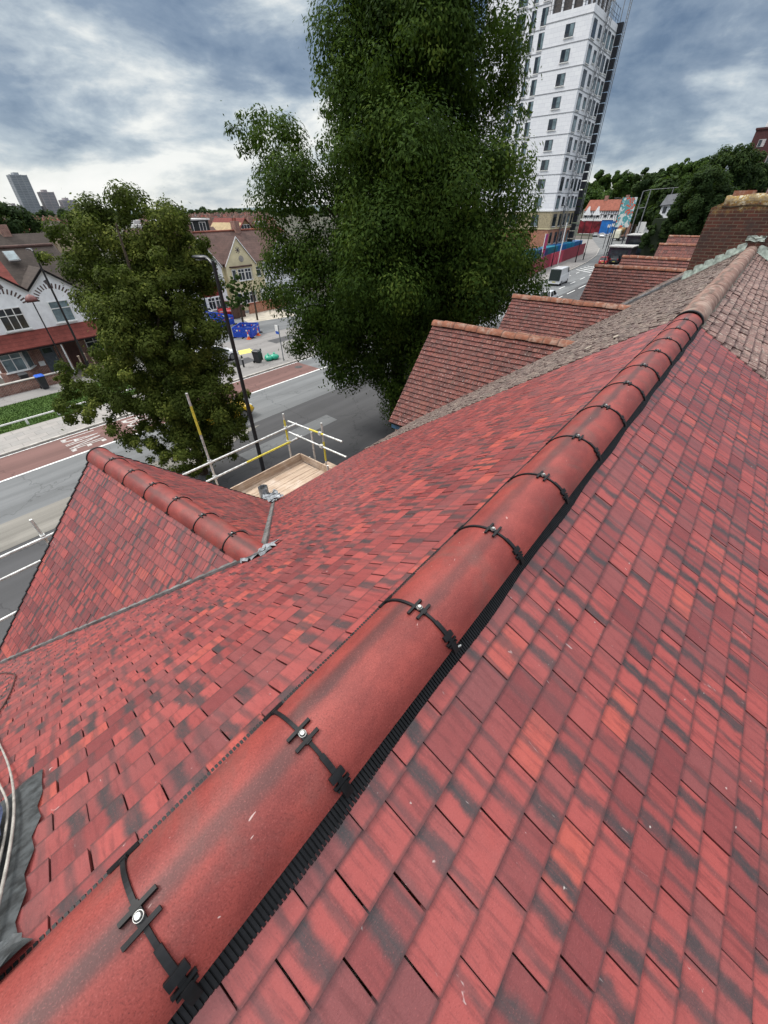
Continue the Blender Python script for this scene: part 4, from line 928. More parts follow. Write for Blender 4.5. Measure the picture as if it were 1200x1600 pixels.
    for s in (-1, 1):
        MB().obox((.485*L, s*hw*.70, belt-.28), (.03, 0, 0), (0, .17, 0), (0, 0, .07)).build('headlight', HL, t_)
        MB().obox((-.488*L, s*hw*.80, belt-.16), (.03, 0, 0), (0, .10, 0), (0, 0, .12)).build('tail_light', TLM, t_)
        MB().obox((t1*L+.28, s*(hw+.08), belt+.02), (.05, 0, 0), (0, .09, 0), (0, 0, .06)).build('wing_mirror', paint_, t_)
        for x in (-.31*L, .31*L):
            wr = .31 if kind != 'van' else .33
            wh = MB().tube([(x, s*(hw-.22), wr), (x, s*(hw+.005), wr)], wr, 20).build('wheel', TYRE, t_)
            mr = MB(); mr.tube([(x, s*(hw+.004), wr), (x, s*(hw+.012), wr)], wr*.66, 16)
            for k in range(5): a = k*2*math.pi/5; mr.obox((x+math.cos(a)*wr*.3, s*(hw+.016), wr+math.sin(a)*wr*.3), (math.cos(a)*wr*.3, 0, math.sin(a)*wr*.3), (0, .006, 0), (-math.sin(a)*.035, 0, math.cos(a)*.035))
            mr.build('rim', RIM, wh)
    MB().box(-.507*L, -.50*L, -.26, .26, .5, .61).build('number_plate', PAINTY, t_)
    MB().box(-.47*L, .47*L, -hw*.8, hw*.8, .17, .3).build('underbody', BLK, t_)
    t_.location = loc; rotz(t_, rz); return t_
WHP = paintm('white_car_paint', (.72, .73, .74)); REDP = paintm('red_car_paint', (.45, .02, .025)); YELP = paintm('yellow_car_paint', (.78, .50, .02)); BLKC = paintm('black_car_paint', (.015, .016, .018)); GRYC = paintm('grey_car_paint', (.10, .11, .12)); SILC = paintm('silver_car_paint', (.4, .42, .44))
car('white car on the paved apron left of the lamp post, partly behind the small tree', (16.8, 33.3, .12), 8, WHP, L=4.3)
car('yellow car driving along the road past the small tree', (10.55, 22.5, .01), 0, YELP, L=4.4, name='car')
car('white car parked in front of the maroon-fronted house', (26.2, 51.0, .12), 250, WHP, L=4.1)
car('red car parked beside the farther white car at the side street', (28.6, 50.6, .12), 250, REDP, L=4.1)
vn = car('white van with a dark rear driving up the main road beyond the big tree', (77.0, 25.6, .01), 4, WHP, cat='van', kind='van', L=5.6, Hh=2.45, Wd=2.0, name='van')
MB().box(-2.87, -2.80, -.86, .86, .75, 2.30).build('rear_door', plain('dark_green_door', (.02, .03, .028), .35), vn)
car('white car just showing above the second old gable ridge', (60.5, 21.0, .01), 5, WHP, name='car')
car('bright red car by the far kerb left of the dark kiosk', (110, 27.6, .01), 8, REDP, name='car')
car('black car beside the bright red one', (112.5, 26.0, .01), 8, BLKC, kind='suv', Hh=1.6, name='car')
car('silver-white car before the row of poles at the bend', (137, 33.2, .01), 200, SILC, name='car'); car('black car behind the silver-white one at the bend', (131, 31.5, .01), 198, BLKC, name='car')
car('white car near the blue hoarding at the far junction', (205, 55.0, .01), 200, WHP, name='car'); car('small dark car near the blue hoarding, left of the white one', (208, 58.5, .01), 200, GRYC, name='car')
for x, y, lb, cc in ((-9, 10, 'grey car parked on our side of the road, far left', GRYC),): car(lb, (x, y, 0), 0, cc)
# truck at the far junction
t_ = thing('lorry', 'cream lorry with a brown tank body beside the blue hoarding', 'lorry', (190, 45, 0))
mb = MB(); mb.loft([[(190+x, 45-1.2, .9), (190+x, 45-1.2, z), (190+x, 45+1.2, z), (190+x, 45+1.2, .9)] for x, z in ((-4.6, 2.2), (-4.4, 3.2), (-2.6, 3.3), (-2.5, 1.2))], smooth=False); mb.build('cab', plain('cream_paint', (.7, .68, .55), .4), t_)
MB().tube([(188, 45, 2.3), (189, 45, 2.5), (193, 45, 2.6), (195, 45, 2.3)], [.6, 1.2, 1.2, .7], 16).build('tank', plain('brown_tank', (.28, .17, .06), .5), t_)
MB().box(185.5, 195.5, 44.1, 45.9, .7, 1.0).build('chassis', BLK, t_)
for x in (186.8, 192.5, 194): 
    for s in (-1, 1): MB().tube([(x, 45+s*.9, .5), (x, 45+s*1.2, .5)], .5, 14).build('wheel', TYRE, t_)

# ------------------------------------------------------------------ houses opposite
WFR = UPVC
def window(parent, x0, x1, z0, z1, y, cols=2, top=.3, glass=None, fm=None, face=-1, sill=True, dep=.06):
    """framed window on a wall facing -y at y"""
    mb = MB(); fw = .055; ya, yb = y+face*dep, y+.02
    ys = sorted((ya, yb)); zs = z1-(z1-z0)*top if top else None
    mb.box(x0, x1, ys[0], ys[1], z0, z0+fw); mb.box(x0, x1, ys[0], ys[1], z1-fw, z1)
    xs = [x0+(x1-x0-fw)*i/cols for i in range(cols+1)]
    for x in xs: mb.box(x, x+fw, ys[0]-.003, ys[1], z0+fw, z1-fw)
    if top:
        for i in range(cols): mb.box(xs[i]+fw, xs[i+1], ys[0]+.002, ys[1], zs-fw/2, zs+fw/2)
    o = mb.build('window', fm or WFR, parent)
    MB().box(x0+.02, x1-.02, y+face*.02, y+.012, z0+.02, z1-.02).build('pane', glass or GLASS, o)
    if sill: MB().box(x0-.08, x1+.08, y-.13 if face < 0 else y, y+.0 if face < 0 else y+.13, z0-.07, z0-.004).build('sill', fm or WFR, o)
    return o
def concrete_tile(name, c):
    m, t, b = mk(name, .8, .25); uv = t.n('ShaderNodeUVMap', uv_map='UVMap').outputs[0]; oc = t.n('ShaderNodeTexCoord').outputs['Object']
    sp = t.n('ShaderNodeSeparateXYZ', {0: oc})
    row = t.m('FRACT', t.m('MULTIPLY', sp.outputs[2], 4.6)); colu = t.m('FRACT', t.m('MULTIPLY', sp.outputs[0], 3.2))
    n1 = t.noise(oc, 1.1, 6, .7)
    col = t.mix(t.sm(n1, .35, .7), c, tuple(x*.6 for x in c)); col = t.mix(t.m('MULTIPLY', t.sm(row, .14, .0), .75), col, tuple(x*.25 for x in c)); col = t.mix(t.m('MULTIPLY', t.sm(colu, .1, .0), .3), col, tuple(x*.4 for x in c))
    col = t.mix(t.m('MULTIPLY', t.sm(t.noise(oc, 7, 5), .6, .75), .5), col, tuple(min(1, x*1.7+.04) for x in c))
    setc(t, b, col); bump(t, b, row, .02, .5); return m
CT_R = concrete_tile('red_concrete_tile', (.19, .045, .035)); CT_B = concrete_tile('brown_concrete_tile', (.060, .046, .038)); CT_M = concrete_tile('brown_red_tile', (.105, .06, .050)); CT_O = concrete_tile('orange_red_tile', (.26, .085, .055)); CT_G = concrete_tile('grey_slate_roof', (.10, .105, .115))
def roofpoly(mb, pts, th=.10, mi=0): mb.prism(pts, (0, 0, -th), mi=mi)
# white semi-detached pair: party line at x = 8.2
FY = 42.0
for side in (0, 1):
    lab = ('left half of the white semi, under darker red tiles', 'right half of the white semi, brown tiled roof with a skylight')[side]
    rm = (CT_R, CT_B)[side]
    xa, xb = (4.05, 8.2) if side == 0 else (8.2, 12.35)
    hs = thing('semi_detached_house', lab, 'house', ((xa+xb)/2, FY, 0)); ap = (6.75, 9.65)[side]
    def s_(x): return x if side else 16.4-x
    az, vz, ez = 7.15, 5.92, 5.0
    P = [(xa, 0), (xa, ez if side == 0 else vz), (ap, az), (xb, vz if side == 0 else ez), (xb, 0)]
    MB().prism([(x, FY, z) for x, z in P], (0, 9.0, 0)).build('wall', WHITE_R, hs)
    MB().box(xa+.001, xb-.001, FY-.02, FY+.03, 0, 2.6).build('brick_front', BRICK, hs)
    # gable roof with slight overhang running back to the main roof
    mb = MB(); ol = .22
    le = (xa-.25, ez-.12) if side == 0 else (xa, vz); re = (xb, vz) if side == 0 else (xb+.25, ez-.12)
    roofpoly(mb, [(le[0], FY-ol, le[1]+.12), (ap, FY-ol, az+.14), (ap, FY+5, az+.14), (le[0], FY+5, le[1]+.12)]); roofpoly(mb, [(ap, FY-ol, az+.14), (re[0], FY-ol, re[1]+.12), (re[0], FY+5, re[1]+.12), (ap, FY+5, az+.14)])
    rz0, ry0 = 8.4, FY+4.6
    o = mb.build('gable_roof', rm, hs)
    mb = MB(); roofpoly(mb, [(xa, FY+.4, 5.2), (xb, FY+.4, 5.2), (xb, ry0, rz0), (xa, ry0, rz0)]); roofpoly(mb, [(xa, ry0, rz0), (xb, ry0, rz0), (xb, FY+9.3, 5.1), (xa, FY+9.3, 5.1)])
    mb.build('main_roof', rm, hs)
    MB().tube([(xa, ry0, rz0+.02), (xb, ry0, rz0+.02)], .13, 8).build('ridge', CT_M, hs)
    mb = MB()
    for a, b in ((le, (ap, az)), ((ap, az), re)): mb.prism([(a[0], FY-.24, a[1]+.10), (b[0], FY-.24, b[1]+.10), (b[0], FY-.24, b[1]-.06), (a[0], FY-.24, a[1]-.06)], (0, .04, 0))
    mb.build('bargeboard', BLK, hs)
    # lean-to porch roof over the ground floor
    mb = MB(); x0_, x1_ = (xa-.1, xb) if side == 0 else (xb-4.15, xb+.2)
    roofpoly(mb, [(x0_, 40.75, 2.42), (x1_, 40.75, 2.42), (x1_ if side else x1_, FY+.01, 3.35), (x0_, FY+.01, 3.35)], .12); mb.build('lean_to_roof', CT_R, hs)
    MB().box(x0_, x1_, 40.68, 40.76, 2.27, 2.36).build('gutter', BLK, hs)
    # sunburst of dark brick ends above the window
    mb = MB(); wc = (ap if side else 6.55)
    for k in range(15):
        a = R_(12+156*k/14); r0, r1 = .98, 1.32
        c_ = Vector((wc+math.cos(a)*(r0+r1)/2*1.05, FY-.008, 5.02+math.sin(a)*(r0+r1)/2*.92)); d = Vector((math.cos(a), 0, math.sin(a))); n = Vector((-d.z, 0, d.x))
        mb.obox(c_, d*.17, (0, .006, 0), n*.045)
    mb.build('arch_brickwork', plain('dark_brick_end', (.10, .06, .055), .8), hs)
    if side: window(hs, 9.05, 10.45, 3.55, 5.05, FY, 2, .34, GLASSL)
    else: window(hs, 5.72, 7.25, 3.5, 5.0, FY, 3, .34)
    # relief emblem shapes on render
    mb = MB(); rnd = random.Random(4)
    for k in range(10): mb.obox((11.45+rnd.uniform(-.22, .22) if side else 4.5, FY-.01, 4.2+rnd.uniform(-.6, .6)), (rnd.uniform(.05, .13), 0, .03), (0, .012, 0), (-.03, 0, rnd.uniform(.04, .09)))
    mb.obox((ap, FY-.01, 6.35), (.14, 0, .05), (0, .012, 0), (-.05, 0, .12)); mb.build('wall_emblem', plain('dark_plaster', (.13, .11, .11), .8), hs)
    if side:
        MB().obox((9.0, 45.35, 7.90), (.38, 0, 0), (0, .40, .30), (0, -.03, .045)).build('skylight', plain('grey_frame', (.2, .2, .2), .6), hs)
        MB().obox((9.0, 45.33, 7.945), (.34, 0, 0), (0, .34, .26), (0, -.02, .02)).build('skylight_pane', GLASSL, hs)
        dr = MB().box(7.4+.0, 8.35, FY-.09, FY-.02, .1, 2.15).build('door', plain('grey_door', (.10, .12, .14), .4), hs) if False else None
for hs in [o for o in bpy.data.objects if o.name.startswith('semi_detached_house')]:
    left = 'left' in hs['label']
    if left:
        dr = MB().box(7.05, 7.95, FY-.09, FY-.02, .1, 2.15).build('door', plain('grey_door', (.10, .12, .14), .4), hs)
        MB().box(7.8, 7.86, FY-.12, FY-.08, 1.05, 1.2).build('handle', WASH, dr); MB().box(7.2, 7.8, FY-.1, FY-.085, 1.6, 1.95).build('pane', GLASS, dr)
        # bay window
        mb = MB(); mb.prism([(3.9, FY, .1), (4.2, 41.25, .1), (5.7, 41.25, .1), (6.25, FY, .1)], (0, 0, .75)); mb.build('bay_wall', BRICK, hs)
        window(hs, 4.3, 5.65, .9, 2.2, 41.3, 2, .3, GLASSL); 
        mb = MB(); mb.prism([(5.72, 41.28, .85), (6.25, 41.97, .85), (6.25, 41.97, 2.25), (5.72, 41.28, 2.25)], (-.04, .03, 0)); mb.build('window', WFR, hs)
        mb = MB(); mb.prism([(5.80, 41.345, .97), (6.20, 41.865, .97), (6.20, 41.865, 2.12), (5.80, 41.345, 2.12)], (.012, -.01, 0)); mb.build('pane', GLASSL, hs)
        MB().prism([(4.2, 41.2, .84), (5.8, 41.2, .84), (6.35, 41.95, .84), (6.25, 42, .84), (5.7, 41.3, .84), (4.2, 41.3, .84)], (0, 0, .06)).build('bay_sill', WFR, hs)
        MB().box(6.55, 6.95, 41.9, 41.985, .75, 1.1).build('meter_box', WFR, hs)
    else:
        MB().tube([(8.35, 40.85, 0), (8.35, 40.85, .35), (8.35, 40.85, 2.3)], [.09, .06, .06], 10).build('porch_post', WFR, hs); MB().box(8.2, 8.5, 40.7, 41.0, .0, .12).build('post_base', WFR, hs)
        window(hs, 10.3, 11.6, 1.0, 2.1, FY-.02, 2, .3); MB().box(8.75, 9.6, FY-.09, FY-.02, .1, 2.1).build('door', plain('dark_wood_door', (.07, .03, .025), .5), hs)
gw = thing('garden_wall', 'low red brick garden wall in front of the white semi', 'wall', (4, 38.9, 0)); MB().box(-6, 7.3, 38.75, 38.98, 0, .78).build('brickwork', BRICK, gw); MB().box(-6, 7.33, 38.7, 39.03, .78, .84).build('coping', KERB, gw)
for i in range(4):
    f = thing('timber_post', 'weathered timber post in the front garden, number %s from the porch column' % ('first', 'second', 'third', 'fourth')[i], 'post', (8.9+i*.45, 40.0, 0)); MB().box(8.87+i*.45, 8.97+i*.45, 39.97, 40.07, 0, 1.3+.1*(i % 2)).build('shaft', PLANK, f); MB().box(8.84+i*.45, 9.0+i*.45, 39.94, 40.1, 1.3+.1*(i % 2), 1.36+.1*(i % 2)).build('cap', PLANK, f)

# cream and maroon terrace beyond the side street
CYF = 51.0
def gable_house(x0, x1, ap, apz, ez, wm, rm, label, y=CYF, front_m=None, bay=True, maroon=False, ridge_z=8.4, group=None):
    hs = thing('gabled_house', label, 'house', ((x0+x1)/2, y, 0), group)
    MB().box(x0, x1, y, y+9, 0, ez).build('wall', wm, hs)
    g0, g1 = ap-2.15, ap+2.15
    gw_ = MB().prism([(g0, y-.5, 0), (g0, y-.5, ez-.3), (ap, y-.5, apz), (g1, y-.5, ez-.3), (g1, y-.5, 0)], (0, .52, 0)).build('gable_wall', wm, hs)
    mb = MB(); ry = y+4.5
    roofpoly(mb, [(x0, y-.35, ez-.1), (x1, y-.35, ez-.1), (x1, ry, ridge_z), (x0, ry, ridge_z)]); roofpoly(mb, [(x0, ry, ridge_z), (x1, ry, ridge_z), (x1, y+9.3, ez-.1), (x0, y+9.3, ez-.1)]); mb.build('main_roof', rm, hs)
    mb = MB(); s = (apz-ez+.3)/2.15; yb = y+4.2
    for sg, ge in ((-1, g0), (1, g1)):
        q = [(ap, y-.62, apz+.12), (ge+sg*.12, y-.62, ez-.3-.12*s+.12), (ge+sg*.12, y-.2, ez-.3-.12*s+.12), (ap, yb, apz+.12)]
        roofpoly(mb, q if sg < 0 else q, .09)
    mb.build('gable_roof', rm, hs)
    mb = MB()
    for ge in (g0-.1, g1+.1): mb.prism([(ap, y-.66, apz+.16), (ge, y-.66, ez-.3+.0), (ge, y-.66, ez-.42), (ap, y-.66, apz)], (0, .04, 0))
    mb.build('bargeboard', WFR, hs)
    MB().tube([(x0, ry, ridge_z+.02), (x1, ry, ridge_z+.02)], .12, 8).build('ridge', CT_O, hs)
    cm = MB().box(x1-.35, x1+.35, ry-.5, ry+.5, ridge_z-.6, ridge_z+1.0).build('chimney', BRICK, hs)
    for k in (-.25, .25): MB().tube([(x1, ry+k, ridge_z+1.0), (x1, ry+k, ridge_z+1.35)], .11, 8).build('chimney_pot', CT_O, cm)
    yb_ = y-1.0; zt = 4.95 if bay else 0
    mb = MB(); mb.prism([(ap-1.5, y-.5, 0), (ap-1.05, yb_, 0), (ap+1.05, yb_, 0), (ap+1.5, y-.5, 0)], (0, 0, 4.9)); mb.build('bay', wm, hs)
    mb = MB(); mb.prism([(ap-1.68, y-.5, 4.92), (ap-1.15, yb_-.18, 4.92), (ap+1.15, yb_-.18, 4.92), (ap+1.68, y-.5, 4.92)], (0, 0, .12)); mb.build('bay_roof', CT_M, hs)
    if maroon: mb = MB(); mb.prism([(ap-1.52, y-.52, 2.3), (ap-1.06, yb_-.02, 2.3), (ap+1.06, yb_-.02, 2.3), (ap+1.52, y-.52, 2.3)], (0, 0, 1.1)); mb.build('maroon_band', MAROON, hs)
    for z0, z1 in ((3.5, 4.75), (.9, 2.2)):
        window(hs, ap-.95, ap-.02, z0, z1, yb_, 2, .3); window(hs, ap+.04, ap+.97, z0, z1, yb_, 2, .3)
        for sg in (-1, 1):
            a, b = Vector((ap+sg*1.1, yb_+.02, 0)), Vector((ap+sg*1.46, y-.52, 0)); n = Vector((sg*.03, -.02, 0)); d = (b-a)
            o = MB().prism([a+n+Vector((0, 0, z0)), b+n+Vector((0, 0, z0)), b+n+Vector((0, 0, z1)), a+n+Vector((0, 0, z1))], -n*.8).build('window', WFR, hs)
            MB().prism([a+d*.15+n*1.3+Vector((0, 0, z0+.1)), b-d*.15+n*1.3+Vector((0, 0, z0+.1)), b-d*.15+n*1.3+Vector((0, 0, z1-.1)), a+d*.15+n*1.3+Vector((0, 0, z1-.1))], -n*.2).build('pane', GLASS, o)
    xd = x0+.25 if ap > (x0+x1)/2 else x1-1.25
    window(hs, xd, xd+.8, 3.6, 4.7, y, 1, .3); MB().box(xd, xd+.9, y-.07, y+.0, .1, 2.2).build('door', MAROON if maroon else UPVC, hs)
    em = plain('dark_plaster', (.13, .11, .11), .8)
    mb = MB()
    for a in range(0, 180, 45): mb.obox((ap, y-.51, apz-1.25), (math.cos(R_(a))*.36, 0, math.sin(R_(a))*.36), (0, .012, 0), (-math.sin(R_(a))*.035, 0, math.cos(R_(a))*.035))
    mb.build('gable_emblem', em, hs)
    if not maroon: MB().tube([(ap+.25, y-.53, apz-2.15), (ap+.25, y-.50, apz-2.15)], .34, 18).build('wall_disc', plain('grey_disc', (.33, .31, .28), .7), hs)
    return hs
gable_house(24.6, 29.2, 27.5, 8.0, 5.45, WHITE_R, CT_M, 'gabled house with white gable and maroon bay across the side street', maroon=True)
gable_house(29.2, 36.0, 32.4, 7.9, 5.45, CREAM_R, CT_M, 'cream rendered gabled house beside the big tree')
gable_house(36.0, 42, 39, 7.9, 5.45, WHITE_R, CT_M, 'white gabled house right of the cream one, behind the big tree')
rw = thing('garden_wall', 'orange-red brick wall beside the pale driveway of the cream house', 'wall', (33, 48, 0)); MB().box(30.6, 36.5, 47.7, 47.95, 0, 1.2).build('brickwork', BRICK_ORG, rw); MB().box(30.55, 36.5, 47.65, 48.0, 1.2, 1.28).build('coping', CT_O, rw)
rw = thing('garden_fence', 'brown timber fence between the driveway and the parked cars', 'fence', (29, 46, 0)); MB().box(27.6, 29.3, 46.9, 46.96, .1, 1.5).build('panel', plain('brown_timber', (.10, .055, .04), .8), rw)
for x in (27.6, 28.45, 29.3): MB().box(x-.05, x+.05, 46.86, 47.0, .1, 1.6).build('post', plain('brown_timber', (.10, .055, .04), .8), rw)
# dark dormer block and buff gable behind
bk = thing('dormer_house', 'house with a long dark box dormer and white windows behind the cream terrace', 'house', (34, 66, 0))
MB().box(29.5, 39, 62, 71, 0, 5.3).build('wall', BRICK_BUF, bk); mb = MB(); roofpoly(mb, [(29.2, 61.6, 5.3), (39.3, 61.6, 5.3), (39.3, 66.5, 8.6), (29.2, 66.5, 8.6)]); roofpoly(mb, [(29.2, 66.5, 8.6), (39.3, 66.5, 8.6), (39.3, 71.4, 5.3), (29.2, 71.4, 5.3)]); mb.build('roof', CT_M, bk)
dm = MB().box(30.2, 36.4, 62.6, 66.8, 6.4, 9.5).build('dormer', plain('dark_dormer_cladding', (.025, .03, .03), .7), bk); MB().box(30.0, 36.6, 62.4, 66.9, 9.5, 9.68).build('dormer_roof', UPVC, dm)
for x in (31, 33, 34.9): window(bk, x, x+1.0, 8.2, 9.3, 62.6, 2, 0)
bk = thing('buff_gable_house', 'house with a plain buff gable end and small white windows behind the cream terrace', 'house', (42, 66, 0))
MB().prism([(39.6, 63, 0), (39.6, 63, 6.8), (42.6, 63, 9.5), (46.6, 63, 5.6), (46.6, 63, 0)], (0, 8, 0)).build('wall', plain('buff_render', (.36, .27, .15), .85, .15, 2), bk)
mb = MB(); roofpoly(mb, [(39.3, 62.7, 6.0), (42.6, 62.7, 9.6), (42.6, 71.2, 9.6), (39.3, 71.2, 6.0)]); roofpoly(mb, [(42.6, 62.7, 9.6), (46.9, 62.7, 5.4), (46.9, 71.2, 5.4), (42.6, 71.2, 9.6)]); mb.build('roof', CT_R, bk)
window(bk, 41.8, 43.4, 8.0, 8.8, 63, 3, 0); window(bk, 41.0, 41.4, 7.7, 8.3, 63, 1, 0)

# ------------------------------------------------------------------ rooftops of the suburb behind (copies of four kinds)
def simple_house(kind, label):
    wm = [WHITE_R, BRICK, plain('tan_render', (.45, .36, .25), .85), BRICK][kind]; rm = [CT_R, CT_M, CT_B, CT_O][kind]
    h = thing('suburban_house', label, 'house', (0, 0, 0), 'houses of the suburb behind the terrace')
    MB().box(-4.2, 4.2, -4, 4, 0, 5.2).build('wall', wm, h)
    mb = MB()
    if kind in (0, 3):
        roofpoly(mb, [(-4.6, -4.4, 5.1), (4.6, -4.4, 5.1), (2.2, 0, 8.3), (-2.2, 0, 8.3)]); roofpoly(mb, [(4.6, 4.4, 5.1), (-4.6, 4.4, 5.1), (-2.2, 0, 8.3), (2.2, 0, 8.3)])
        mb.prism([(4.6, -4.4, 5.1), (4.6, 4.4, 5.1), (2.2, 0, 8.3)], (0, 0, -.1)); mb.prism([(-4.6, 4.4, 5.1), (-4.6, -4.4, 5.1), (-2.2, 0, 8.3)], (0, 0, -.1))
    else:
        roofpoly(mb, [(-4.4, -4.4, 5.1), (4.4, -4.4, 5.1), (4.4, 0, 8.4), (-4.4, 0, 8.4)]); roofpoly(mb, [(4.4, 4.4, 5.1), (-4.4, 4.4, 5.1), (-4.4, 0, 8.4), (4.4, 0, 8.4)])
        mb.prism([(-4.21, -4, 5.15), (-4.21, 4, 5.15), (-4.21, 0, 8.3)], (.1, 0, 0)); mb.prism([(4.11, -4, 5.15), (4.11, 4, 5.15), (4.11, 0, 8.3)], (.1, 0, 0))
        mb.prism([(0, -5.2, 7.4), (-2.1, -5.2, 4.8), (-2.1, -3, 4.8), (0, -1.2, 7.4)], (0, 0, -.1)); mb.prism([(0, -5.2, 7.4), (2.1, -5.2, 4.8), (2.1, -3, 4.8), (0, -1.2, 7.4)], (0, 0, -.1))
    mb.build('roof', rm, h)
    if kind in (1, 2): MB().prism([(-1.9, -4.9, 0), (-1.9, -4.9, 4.9), (0, -4.9, 7.25), (1.9, -4.9, 4.9), (1.9, -4.9, 0)], (0, 1, 0)).build('gable_wall', WHITE_R, h)
    MB().box(-.5, .5, -.35, .35, 7.8, 9.4).build('chimney', BRICK, h)
    if kind in (0, 1): MB().box(1.0, 3.4, .8, 3.6, 6.2, 8.0).build('dormer', plain('white_dormer', (.65, .65, .63), .7), h)
    yw = -4.9 if kind in (1, 2) else -4.0
    for x, z in ((-2.9, 3.3), (1.7, 3.3), (-2.9, .9), (1.7, .9)): window(h, x, x+1.3, z, z+1.3, -4.0, 2, .3)
    if kind in (1, 2):
        window(h, -.8, .8, 3.3, 4.5, -4.9, 2, .3)
    return h
kinds = ['red hipped roof and white walls, one of the suburb\'s houses', 'brown-red gabled roof over brick, one of the suburb\'s houses', 'brown gabled roof over tan walls, one of the suburb\'s houses', 'orange-red hipped roof over brick, one of the suburb\'s houses']
protos = [None]*4; rnd = random.Random(12); cnt = 0
def inview(x, y, z):
    d = Vector((x, y, z-H)); w = d.dot(CF)
    if w < 1: return None
    return 600+600*d.dot(CR)/w, 800-600*d.dot(CU)/w
yy = 80.0
while yy < 430:
    x = yy*.16-6
    while x < yy*.95+12:
        q = inview(x, yy, 8); 
        if q and (-30 < q[0] < 95 or 225 < q[0] < 415) and cnt < 175 and rnd.random() < .93:
            k = rnd.randrange(4); px_, py_ = x+rnd.uniform(-.6, .6), yy+rnd.uniform(-1.5, 1.5); rzz = rnd.choice((0, 0, 180, 90)) if yy > 110 else 0
            if protos[k] is None: protos[k] = simple_house(k, kinds[k]); protos[k].location = (px_, py_, 0); rotz(protos[k], rzz)
            else: copy_tree(protos[k], (px_, py_, 0), rz=rzz)
            cnt += 1
        x += 9.8 if rnd.random() < .7 else 13
    yy += 21 if yy < 200 else 30
# ------------------------------------------------------------------ towers
def far_tower(x0, x1, y0, y1, h, wm, stripe, label, n=2, base=0):
    t_ = thing('tower_block', label, 'tower block', ((x0+x1)/2, (y0+y1)/2, 0))
    MB().box(x0, x1, y0, y1, base, h).build('wall', wm, t_)
    mb = MB(); 
    for z in np.arange(6, h-2, 3.2): mb.box(x0-.15, x1+.15, y0-.3, y1+.15, z, z+1.2)
    mb.build('window_band', stripe, t_)
    mb = MB()
    for i in range(n+1): q = x0+(x1-x0)*i/n; mb.box(q-.9, q+.9, y0-.8, y0+1, 0, h+.5)
    mb.build('pier', wm, t_); MB().box(x0+(x1-x0)*.3, x0+(x1-x0)*.6, y0+3, y1-3, h, h+4.5).build('plant_room', wm, t_)
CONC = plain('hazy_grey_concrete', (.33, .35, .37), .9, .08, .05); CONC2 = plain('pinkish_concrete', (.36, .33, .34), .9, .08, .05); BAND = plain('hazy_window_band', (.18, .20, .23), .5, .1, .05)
far_tower(374, 409, 1500, 1530, 86, CONC, BAND, 'tallest grey tower on the left horizon', 3)
far_tower(422, 452, 1500, 1526, 54, CONC2, BAND, 'middle tower of the three on the left horizon', 2)
far_tower(463, 494, 1500, 1526, 38, CONC2, BAND, 'lowest of the three towers on the left horizon', 2)
far_tower(350, 372, 1520, 1540, 27, CONC2, BAND, 'low block left of the tallest far tower'); far_tower(408, 424, 1530, 1550, 26, CONC2, BAND, 'low block between the tallest and the middle far tower')
far_tower(450, 466, 1535, 1550, 25, CONC2, BAND, 'low block between the middle and the lowest far tower'); far_tower(492, 520, 1540, 1560, 20, CONC, BAND, 'long low block right of the three far towers'); far_tower(320, 350, 1560, 1590, 18, CONC, BAND, 'long low block at the far left horizon')
w_s = thing('warehouse', 'long white warehouse roof on the horizon right of the far towers', 'warehouse', (560, 1450, 0)); MB().box(500, 590, 1440, 1480, 0, 11).build('wall', UPVC, w_s); MB().box(499, 591, 1439, 1481, 11, 13).build('roof', UPVC, w_s)

# white clad tower under construction
def clad_mat():
    m, t, b = mk('white_insulation_board', .7, .3); uv = t.n('ShaderNodeUVMap', uv_map='UVMap').outputs[0]; oc = t.n('ShaderNodeTexCoord').outputs['Object']
    br = t.n('ShaderNodeTexBrick', {'Vector': uv, 'Color1': (.84, .85, .87, 1), 'Color2': (.78, .79, .82, 1), 'Mortar': (.55, .56, .6, 1), 'Scale': 1.0, 'Mortar Size': .012, 'Brick Width': 1.2, 'Row Height': .6}).outputs[0]
    mk_ = t.noise(t.scale(oc, (1, 1, 2)), 2.2, 5, .7)
    setc(t, b, t.mix(t.m('MULTIPLY', t.sm(mk_, .66, .72), .5), br, (.42, .45, .52))); return m
CLAD = clad_mat(); DKF = plain('dark_window_frame', (.045, .05, .06), .4, .2, 3); ORGP = BRICK_ORG
tw = thing('tower_under_construction', 'tall white-clad tower still being built, beige and orange lower storeys, bare top', 'tower', (112, 46, 0))
FH = 3.02; Z0 = 9.55; TX, TY = 105.0, 39.6; TXE = 119.0; NF = 9
ztop = Z0+NF*FH+1.0
MB().box(TX, TXE, TY, 48.0, Z0, ztop).build('wall', CLAD, tw)
MB().box(TX+2.2, TXE, 48.0, 62, Z0, ztop+9.5).build('rear_wing', CLAD, tw)
MB().box(TX, TXE, TY, 62, 6.35, Z0-.002).build('beige_storey', BRICK_BUF, tw); MB().box(TX+.1, TXE-.1, TY+.1, 62, 0, 6.345).build('orange_storey', ORGP, tw)
MB().box(TX-.12, TXE+.1, TY-.12, 62.1, Z0-.1, Z0+.12).build('string_course', UPVC, tw); MB().box(TX-.02, TXE, TY-.06, 62.1, 6.28, 6.46).build('string_course', CREAM_R, tw)
mb = MB()
for i in range(1, NF+1): z = Z0+i*FH; mb.box(TX-.05, TXE+.02, TY-.05, 48.0, z-.06, z+.05)
for i in range(1, NF+4): z = Z0+i*FH; mb.box(TX+2.14, TX+2.3, 48.06, 62.0, z-.06, z+.05)
mb.build('slab_line', plain('slab_joint', (.30, .31, .33), .7), tw)
